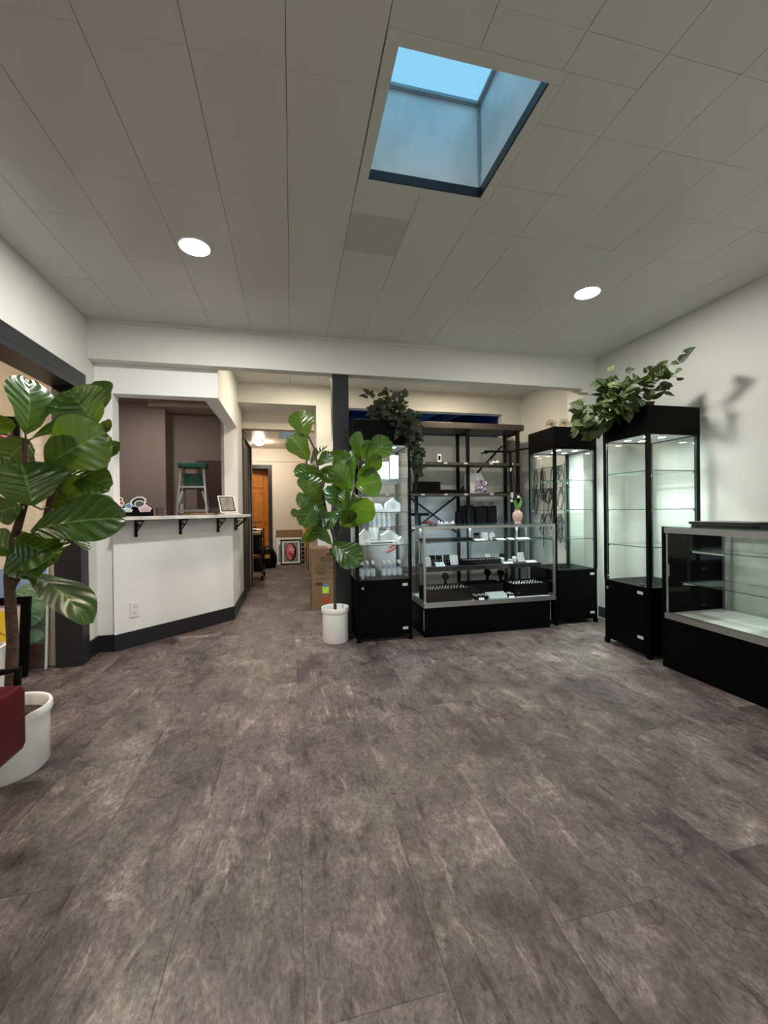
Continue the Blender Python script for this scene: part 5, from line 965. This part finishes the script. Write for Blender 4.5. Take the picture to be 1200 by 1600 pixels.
house(0.605, 3.46, 0.80, 0.10, 0.13, 'white gable box at the left of the third tower shelf'); house(0.83, 3.50, 0.80, 0.15, 0.115, 'wide white gable box on the third tower shelf'); house(0.92, 3.44, 0.80, 0.045, 0.06, 'small white gable box at the right of the third tower shelf')
t = thing('cream_tube', 'white cosmetic tube standing on the third tower shelf', 'tube', (0.70, 3.53, 0.8006), 0)
MB().lathe([(0.0, 0), (0.026, 0), (0.026, 0.03), (0.03, 0.032)], n=18).build('cap', M_CARD, t, smooth=True); MB().add([(-0.03, -0.02, 0.033), (0.03, -0.02, 0.033), (0.03, 0.02, 0.033), (-0.03, 0.02, 0.033), (-0.047, -0.002, 0.14), (0.047, -0.002, 0.14), (0.047, 0.002, 0.14), (-0.047, 0.002, 0.14)], [(0, 1, 5, 4), (1, 2, 6, 5), (2, 3, 7, 6), (3, 0, 4, 7), (4, 5, 6, 7)]).build('tube_body', M_CARD, t)
pack(0.735, 3.39, 0.80, 0.26, 0.03, 0.028, 'long low white box along the front of the third tower shelf', pm=M_BLACK, strips=((0.3, 0.6),))
M_WATER = mat('bottle_print', (0.60, 0.68, 0.76), 0.4)
def bottle(x, y, z, label, s=1.0, cap=M_CARD, grp='clear bottles in the tower', body=M_PLAST):
    t = thing('bottle', label, 'bottle', (x, y, z+0.0006), 0, grp)
    MB().lathe([(0, 0), (0.020*s, 0), (0.021*s, 0.004), (0.021*s, 0.10*s), (0.012*s, 0.122*s), (0.010*s, 0.130*s)], n=16).build('bottle_body', body, t, smooth=True)
    MB().lathe([(0.0213*s, 0.025*s), (0.0213*s, 0.085*s)], n=16).build('label_band', M_WATER, t, smooth=True); MB().lathe([(0.012*s, 0.1305*s), (0.012*s, 0.155*s), (0.0, 0.156*s)], n=14).build('cap', cap, t, smooth=True)
for side, xs, lb in (('left', (0.570, 0.618, 0.664), 'left'), ('right', (0.760, 0.806, 0.852, 0.898), 'right')):
    for r in range(2):
        for k, x in enumerate(xs): bottle(x+0.008*r, 3.40+r*0.075, 0.51, 'clear labelled bottle on the tower floor, %s in the %s row of the %s group' % (('leftmost', 'second', 'third' if len(xs) == 4 else 'rightmost', 'rightmost')[k], ('front', 'back')[r], lb), 0.92)
# ------------------------------------------------------------------ things on the shelving unit
def Z(i): return US[i]+0.0006
t = thing('doorbell_camera', 'small white doorbell camera standing on the upper shelf', 'camera', (1.70, 4.56, Z(3)))
MB().box(-0.026, 0.026, -0.012, 0.012, 0, 0.098).build('body', M_WHITE, t, bevel=0.008); MB().box(-0.014, 0.014, -0.0135, -0.0125, 0.03, 0.08).build('lens_plate', M_BLACK, t)
t = thing('glass_bowl', 'clear plastic bowl with crumpled wrap on the upper shelf', 'bowl', (2.30, 4.60, Z(3)))
MB().lathe([(0, 0), (0.05, 0), (0.065, 0.03), (0.06, 0.10), (0.045, 0.125)], n=20).build('bowl', M_PLAST, t, smooth=True); MB().lathe([(0.045, 0.1255), (0.045, 0.135), (0, 0.136)], n=18).build('lid', M_BLACKM, t)
cr = MB(); rr = random.Random(6)
for k in range(9):
    c = (rr.uniform(0.07, 0.19), rr.uniform(-0.03, 0.03), 0.0); cr.add([(c[0]-0.03, c[1], 0.001), (c[0]+0.02, c[1]-0.02, 0.002), (c[0]+0.03, c[1]+0.02, 0.001), (c[0], c[1], rr.uniform(0.02, 0.05))], [(0, 1, 3), (1, 2, 3), (2, 0, 3)])
cr.build('wrap', M_CARD, t)
def stack(x0, x1, z, n, label0):
    for k in range(n):
        t = thing('display_tray', label0 % ('bottom', 'second', 'third', 'top')[k if k < n-1 else 3], 'tray', ((x0+x1)/2, 4.62, z+k*0.047), 0, 'black display trays on the shelving'); a = (x1-x0)/2-0.004*k
        MB().box(-a, a, -0.11, 0.11, 0, 0.012).build('tray_floor', M_BLACK, t); MB().box(-a, a, -0.11, -0.104, 0.0122, 0.044).box(-a, a, 0.104, 0.11, 0.0122, 0.044).box(-a, -a+0.006, -0.104, 0.104, 0.0122, 0.044).box(a-0.006, a, -0.104, 0.104, 0.0122, 0.044).build('rim', M_BLACK, t)
stack(1.415, 1.70, Z(2), 3, '%s black tray in the left stack on the middle shelf'); stack(1.715, 2.0, Z(2), 1, '%s black display tray holding a white card on the middle shelf')
one('flat_card', MB().box(-0.11, 0.11, -0.06, 0.06, 0, 0.004).box(-0.11, 0.11, -0.061, -0.055, 0.0042, 0.018), M_CARD, 'white card lying in the black tray beside the tote bag', 'card', (1.85, 4.62, Z(2)+0.0125))
t = thing('tote_bag', 'white tote bag with a purple print slumped on the middle shelf', 'bag', (2.17, 4.62, Z(2)))
m = MB(); rr = random.Random(8); rows = ((0, .11, .07), (.05, .125, .075), (.12, .13, .07), (.19, .122, .055), (.24, .105, .03), (.255, .10, .012)); nseg = 18
for z, rx, ry in rows:
    for i in range(nseg):
        a = 2*PI*i/nseg; m.v.append((rx*math.copysign(abs(math.cos(a))**0.7, math.cos(a))+rr.uniform(-.006, .006), ry*math.copysign(abs(math.sin(a))**0.7, math.sin(a))+rr.uniform(-.006, .006), z+(0 if z == 0 else rr.uniform(-.006, .006))))
for j in range(len(rows)-1):
    for i in range(nseg): m.f.append((j*nseg+i, j*nseg+(i+1) % nseg, (j+1)*nseg+(i+1) % nseg, (j+1)*nseg+i)); m.mi.append(0)
m.f.append(tuple(range(nseg-1, -1, -1))); m.mi.append(0)
m.build('bag_body', mat('white_canvas', (0.62, 0.61, 0.60), 0.8), t, smooth=True)
pr_m = (mat('purple_print', (0.14, 0.07, 0.24), 0.7), mat('dark_purple_print', (0.04, 0.022, 0.055), 0.7), M_CARD, mat('lilac_print', (0.32, 0.24, 0.42), 0.7)); rr = random.Random(5)
for k in range(30):
    MB().disc((rr.uniform(-.035, .105), -0.083-0.0004*k, rr.uniform(.03, .18)), rr.uniform(.008, .024), rr.choice((5, 6, 7, 9)), (0, -1, 0), 1.0, rr.uniform(.5, 1.2)).build('bag_print', pr_m[k % 4], t)
for y in (-0.03, 0.03): MB().tube([(-0.09, y, 0.24), (-0.075, y-0.01, 0.30), (-0.02, y-0.015, 0.295), (0.0, y-0.01, 0.245)], 0.009, 6).build('handle', mat('white_canvas', (0.62, 0.61, 0.60), 0.8), t, smooth=True)
t = thing('wire_stand_tray', 'flat black tray with small wire stands at the right of the middle shelf', 'tray', (2.56, 4.59, Z(2)))
MB().box(-0.10, 0.10, -0.06, 0.08, 0, 0.016).build('tray', M_BLACK, t, bevel=0.002)
for x in (-0.06, 0.0, 0.06): MB().tube([(x, 0, 0.016), (x, 0, 0.05), (x+0.025, 0, 0.06), (x+0.03, 0, 0.045)], 0.002, 5).build('wire_stand', M_BLACKM, t)
def paperbag(x, w_, h_, label, rz=0):
    t = thing('paper_bag', label, 'bag', (x, 4.60, Z(1)), rz, 'black paper bags on the shelving')
    MB().add([(-w_/2*.9, -0.05, 0), (w_/2*.9, -0.05, 0), (w_/2*.9, 0.05, 0), (-w_/2*.9, 0.05, 0), (-w_/2, -0.02, h_), (w_/2, -0.025, h_+0.01), (w_/2, 0.03, h_), (-w_/2, 0.025, h_)], [(0, 3, 2, 1), (0, 1, 5, 4), (1, 2, 6, 5), (2, 3, 7, 6), (3, 0, 4, 7)]).build('bag_body', mat('black_paper', (0.008, 0.0075, 0.007), 0.75, spec=0.1), t)
    for y in (-0.02, 0.025): MB().tube([(-w_*.2, y, h_-0.005), (-w_*.12, y-0.01, h_+0.05), (w_*.1, y-0.01, h_+0.055), (w_*.2, y, h_-0.002)], 0.0028, 5).build('rope_handle', M_BLACKM, t)
paperbag(2.065, 0.15, 0.235, 'left black paper bag on the shelf behind the showcase'); paperbag(2.235, 0.15, 0.225, 'middle black paper bag on the shelf behind the showcase', 0.1); paperbag(2.385, 0.11, 0.225, 'right black paper bag on the shelf behind the showcase', -0.1)
one('speaker_box', MB().box(-0.03, 0.03, -0.04, 0.04, 0, 0.17).box(-0.024, 0.024, -0.043, -0.0405, 0.02, 0.15), M_BLACK, 'narrow upright black box left of the paper bags', 'box', (1.955, 4.60, Z(1)), bevel=0.002)
t = thing('display_stand', 'black T-shaped display stand at the left of the shelf behind the showcase', 'stand', (1.47, 4.62, Z(1))); MB().box(-0.012, 0.012, -0.012, 0.012, 0.008, 0.12).build('post', M_BLACK, t); MB().box(-0.10, 0.11, -0.016, 0.016, 0.1205, 0.155).build('crossbar', M_BLACK, t); MB().box(-0.05, 0.05, -0.04, 0.04, 0, 0.008).build('foot', M_BLACK, t)
one('red_pouch', MB().lathe([(0, 0), (0.05, 0.0), (0.06, 0.025), (0.04, 0.05), (0, 0.06)], n=14), mat('dark_red_cloth', (0.13, 0.02, 0.02), 0.8), 'small dark red pouch beside the black display stand', 'pouch', (1.56, 4.54, Z(1)), smooth=True)
cr = MB(); rr = random.Random(12)
for k in range(14):
    c = (rr.uniform(-.09, .09), rr.uniform(-.04, .04)); cr.add([(c[0]-0.035, c[1]-0.01, 0.001), (c[0]+0.02, c[1]-0.03, 0.003), (c[0]+0.035, c[1]+0.02, 0.002), (c[0], c[1], rr.uniform(0.03, 0.075))], [(0, 1, 3), (1, 2, 3), (2, 0, 3), (0, 2, 1)])
one('crumpled_paper', cr, M_CARD, 'crumpled white wrapping paper on the shelf behind the showcase', 'paper', (1.78, 4.57, Z(1)))
t = thing('wire_rack', 'small black wire rack right of the paper bags', 'rack', (2.50, 4.60, Z(1)))
for k in range(4): MB().tube([(-0.05+k*0.035, -0.04, 0.003), (-0.06+k*0.035, 0, 0.09+0.015*k), (-0.02+k*0.035, 0.03, 0.05), (-0.03+k*0.035, 0.04, 0.003)], 0.0035, 6).build('wire_loop', M_BLACKM, t, smooth=True)
for k in range(4): bottle(0.905+k*0.058, 4.57, US[1], 'white spray bottle on the shelf behind the tower, %s of four' % ('first', 'second', 'third', 'last')[k], 1.15, M_CARD, 'white bottles on the shelving', M_WHITE)
one('purple_box', MB().box(-0.035, 0.035, -0.03, 0.03, 0, 0.08).box(-0.02, 0.02, -0.0312, -0.0302, 0.02, 0.06), mat('indigo_box', (0.03, 0.025, 0.09), 0.5), 'small indigo box left of the white spray bottles', 'box', (0.815, 4.56, Z(1)))
t = thing('trash_bag', 'white plastic bag tied with red drawstring on the low shelf behind the tower', 'bag', (1.06, 4.64, US[0]+0.0006))
m = MB(); rr = random.Random(2); nseg = 24
for z, r in ((0.0, .10), (.06, .14), (.16, .16), (.26, .16), (.34, .14), (.38, .10), (.40, .05)):
    for i in range(nseg): a = 2*PI*i/nseg; q = r*(1+0.07*math.sin(5*a+z*9)+rr.uniform(-.03, .03)); m.v.append((q*1.35*math.cos(a), min(q, 0.125)*0.85*math.sin(a), z))
for j in range(6):
    for i in range(nseg): m.f.append((j*nseg+i, j*nseg+(i+1) % nseg, (j+1)*nseg+(i+1) % nseg, (j+1)*nseg+i)); m.mi.append(0)
m.f.append(tuple(range(nseg-1, -1, -1))); m.mi.append(0); m.f.append(tuple(range(6*nseg, 7*nseg))); m.mi.append(0)
m.build('bag_body', mat('white_film', (0.60, 0.60, 0.58), 0.35), t, smooth=True); MB().tube([(0.02, -0.12, 0.26), (0.07, -0.135, 0.29), (0.10, -0.125, 0.27), (0.06, -0.13, 0.24), (-0.02, -0.135, 0.21)], 0.010, 6).build('drawstring', mat('red_drawstring', (0.55, 0.04, 0.02), 0.5), t, smooth=True)
# jewelry rack with cords seen through the back tower
t = thing('cord_rack', 'black wire rack hung with cords on the alcove wall behind the back tower', 'rack', (2.985, 4.30, 0.62))
for y in (-0.30, -0.10, 0.10, 0.30): MB().cyl((-0.02, y, 0.0), (-0.02, y, 0.98), 0.004, n=6).build('upright_wire', M_BLACKM, t)
for z in (0.1, 0.4, 0.7, 0.95): MB().cyl((-0.02, -0.33, z), (-0.02, 0.33, z), 0.004, n=6).build('cross_wire', M_BLACKM, t)
rr = random.Random(21)
for k in range(20):
    y0, z0 = rr.uniform(-.28, .22), rr.choice((0.40, 0.7, 0.95)); ln_ = rr.uniform(.14, .34); wd = rr.uniform(.03, .09)
    MB().tube([(-0.03, y0, z0), (-0.035, y0-wd*.6, z0-ln_*.5), (-0.04, y0, z0-ln_), (-0.035, y0+wd, z0-ln_*.8), (-0.03, y0+wd*.7, z0-ln_*.25), (-0.03, y0+0.01, z0)], rr.choice((0.005, 0.007, 0.010)), 6).build('hanging_cord', M_BLACKM, t, smooth=True)
t = thing('power_cord', 'white power cord on the floor between the two right towers', 'cord', (2.93, 3.20, 0)); MB().tube([(0.055, 0.1, 0.25), (0.03, 0.08, 0.08), (-0.02, 0.03, 0.008), (-0.03, -0.06, 0.007), (0.02, -0.13, 0.007), (0.05, -0.2, 0.007)], 0.005, 6).build('cable', M_WHITE, t, smooth=True); MB().box(0.04, 0.068, 0.08, 0.12, 0.24, 0.28).build('plug', M_WHITE, t)
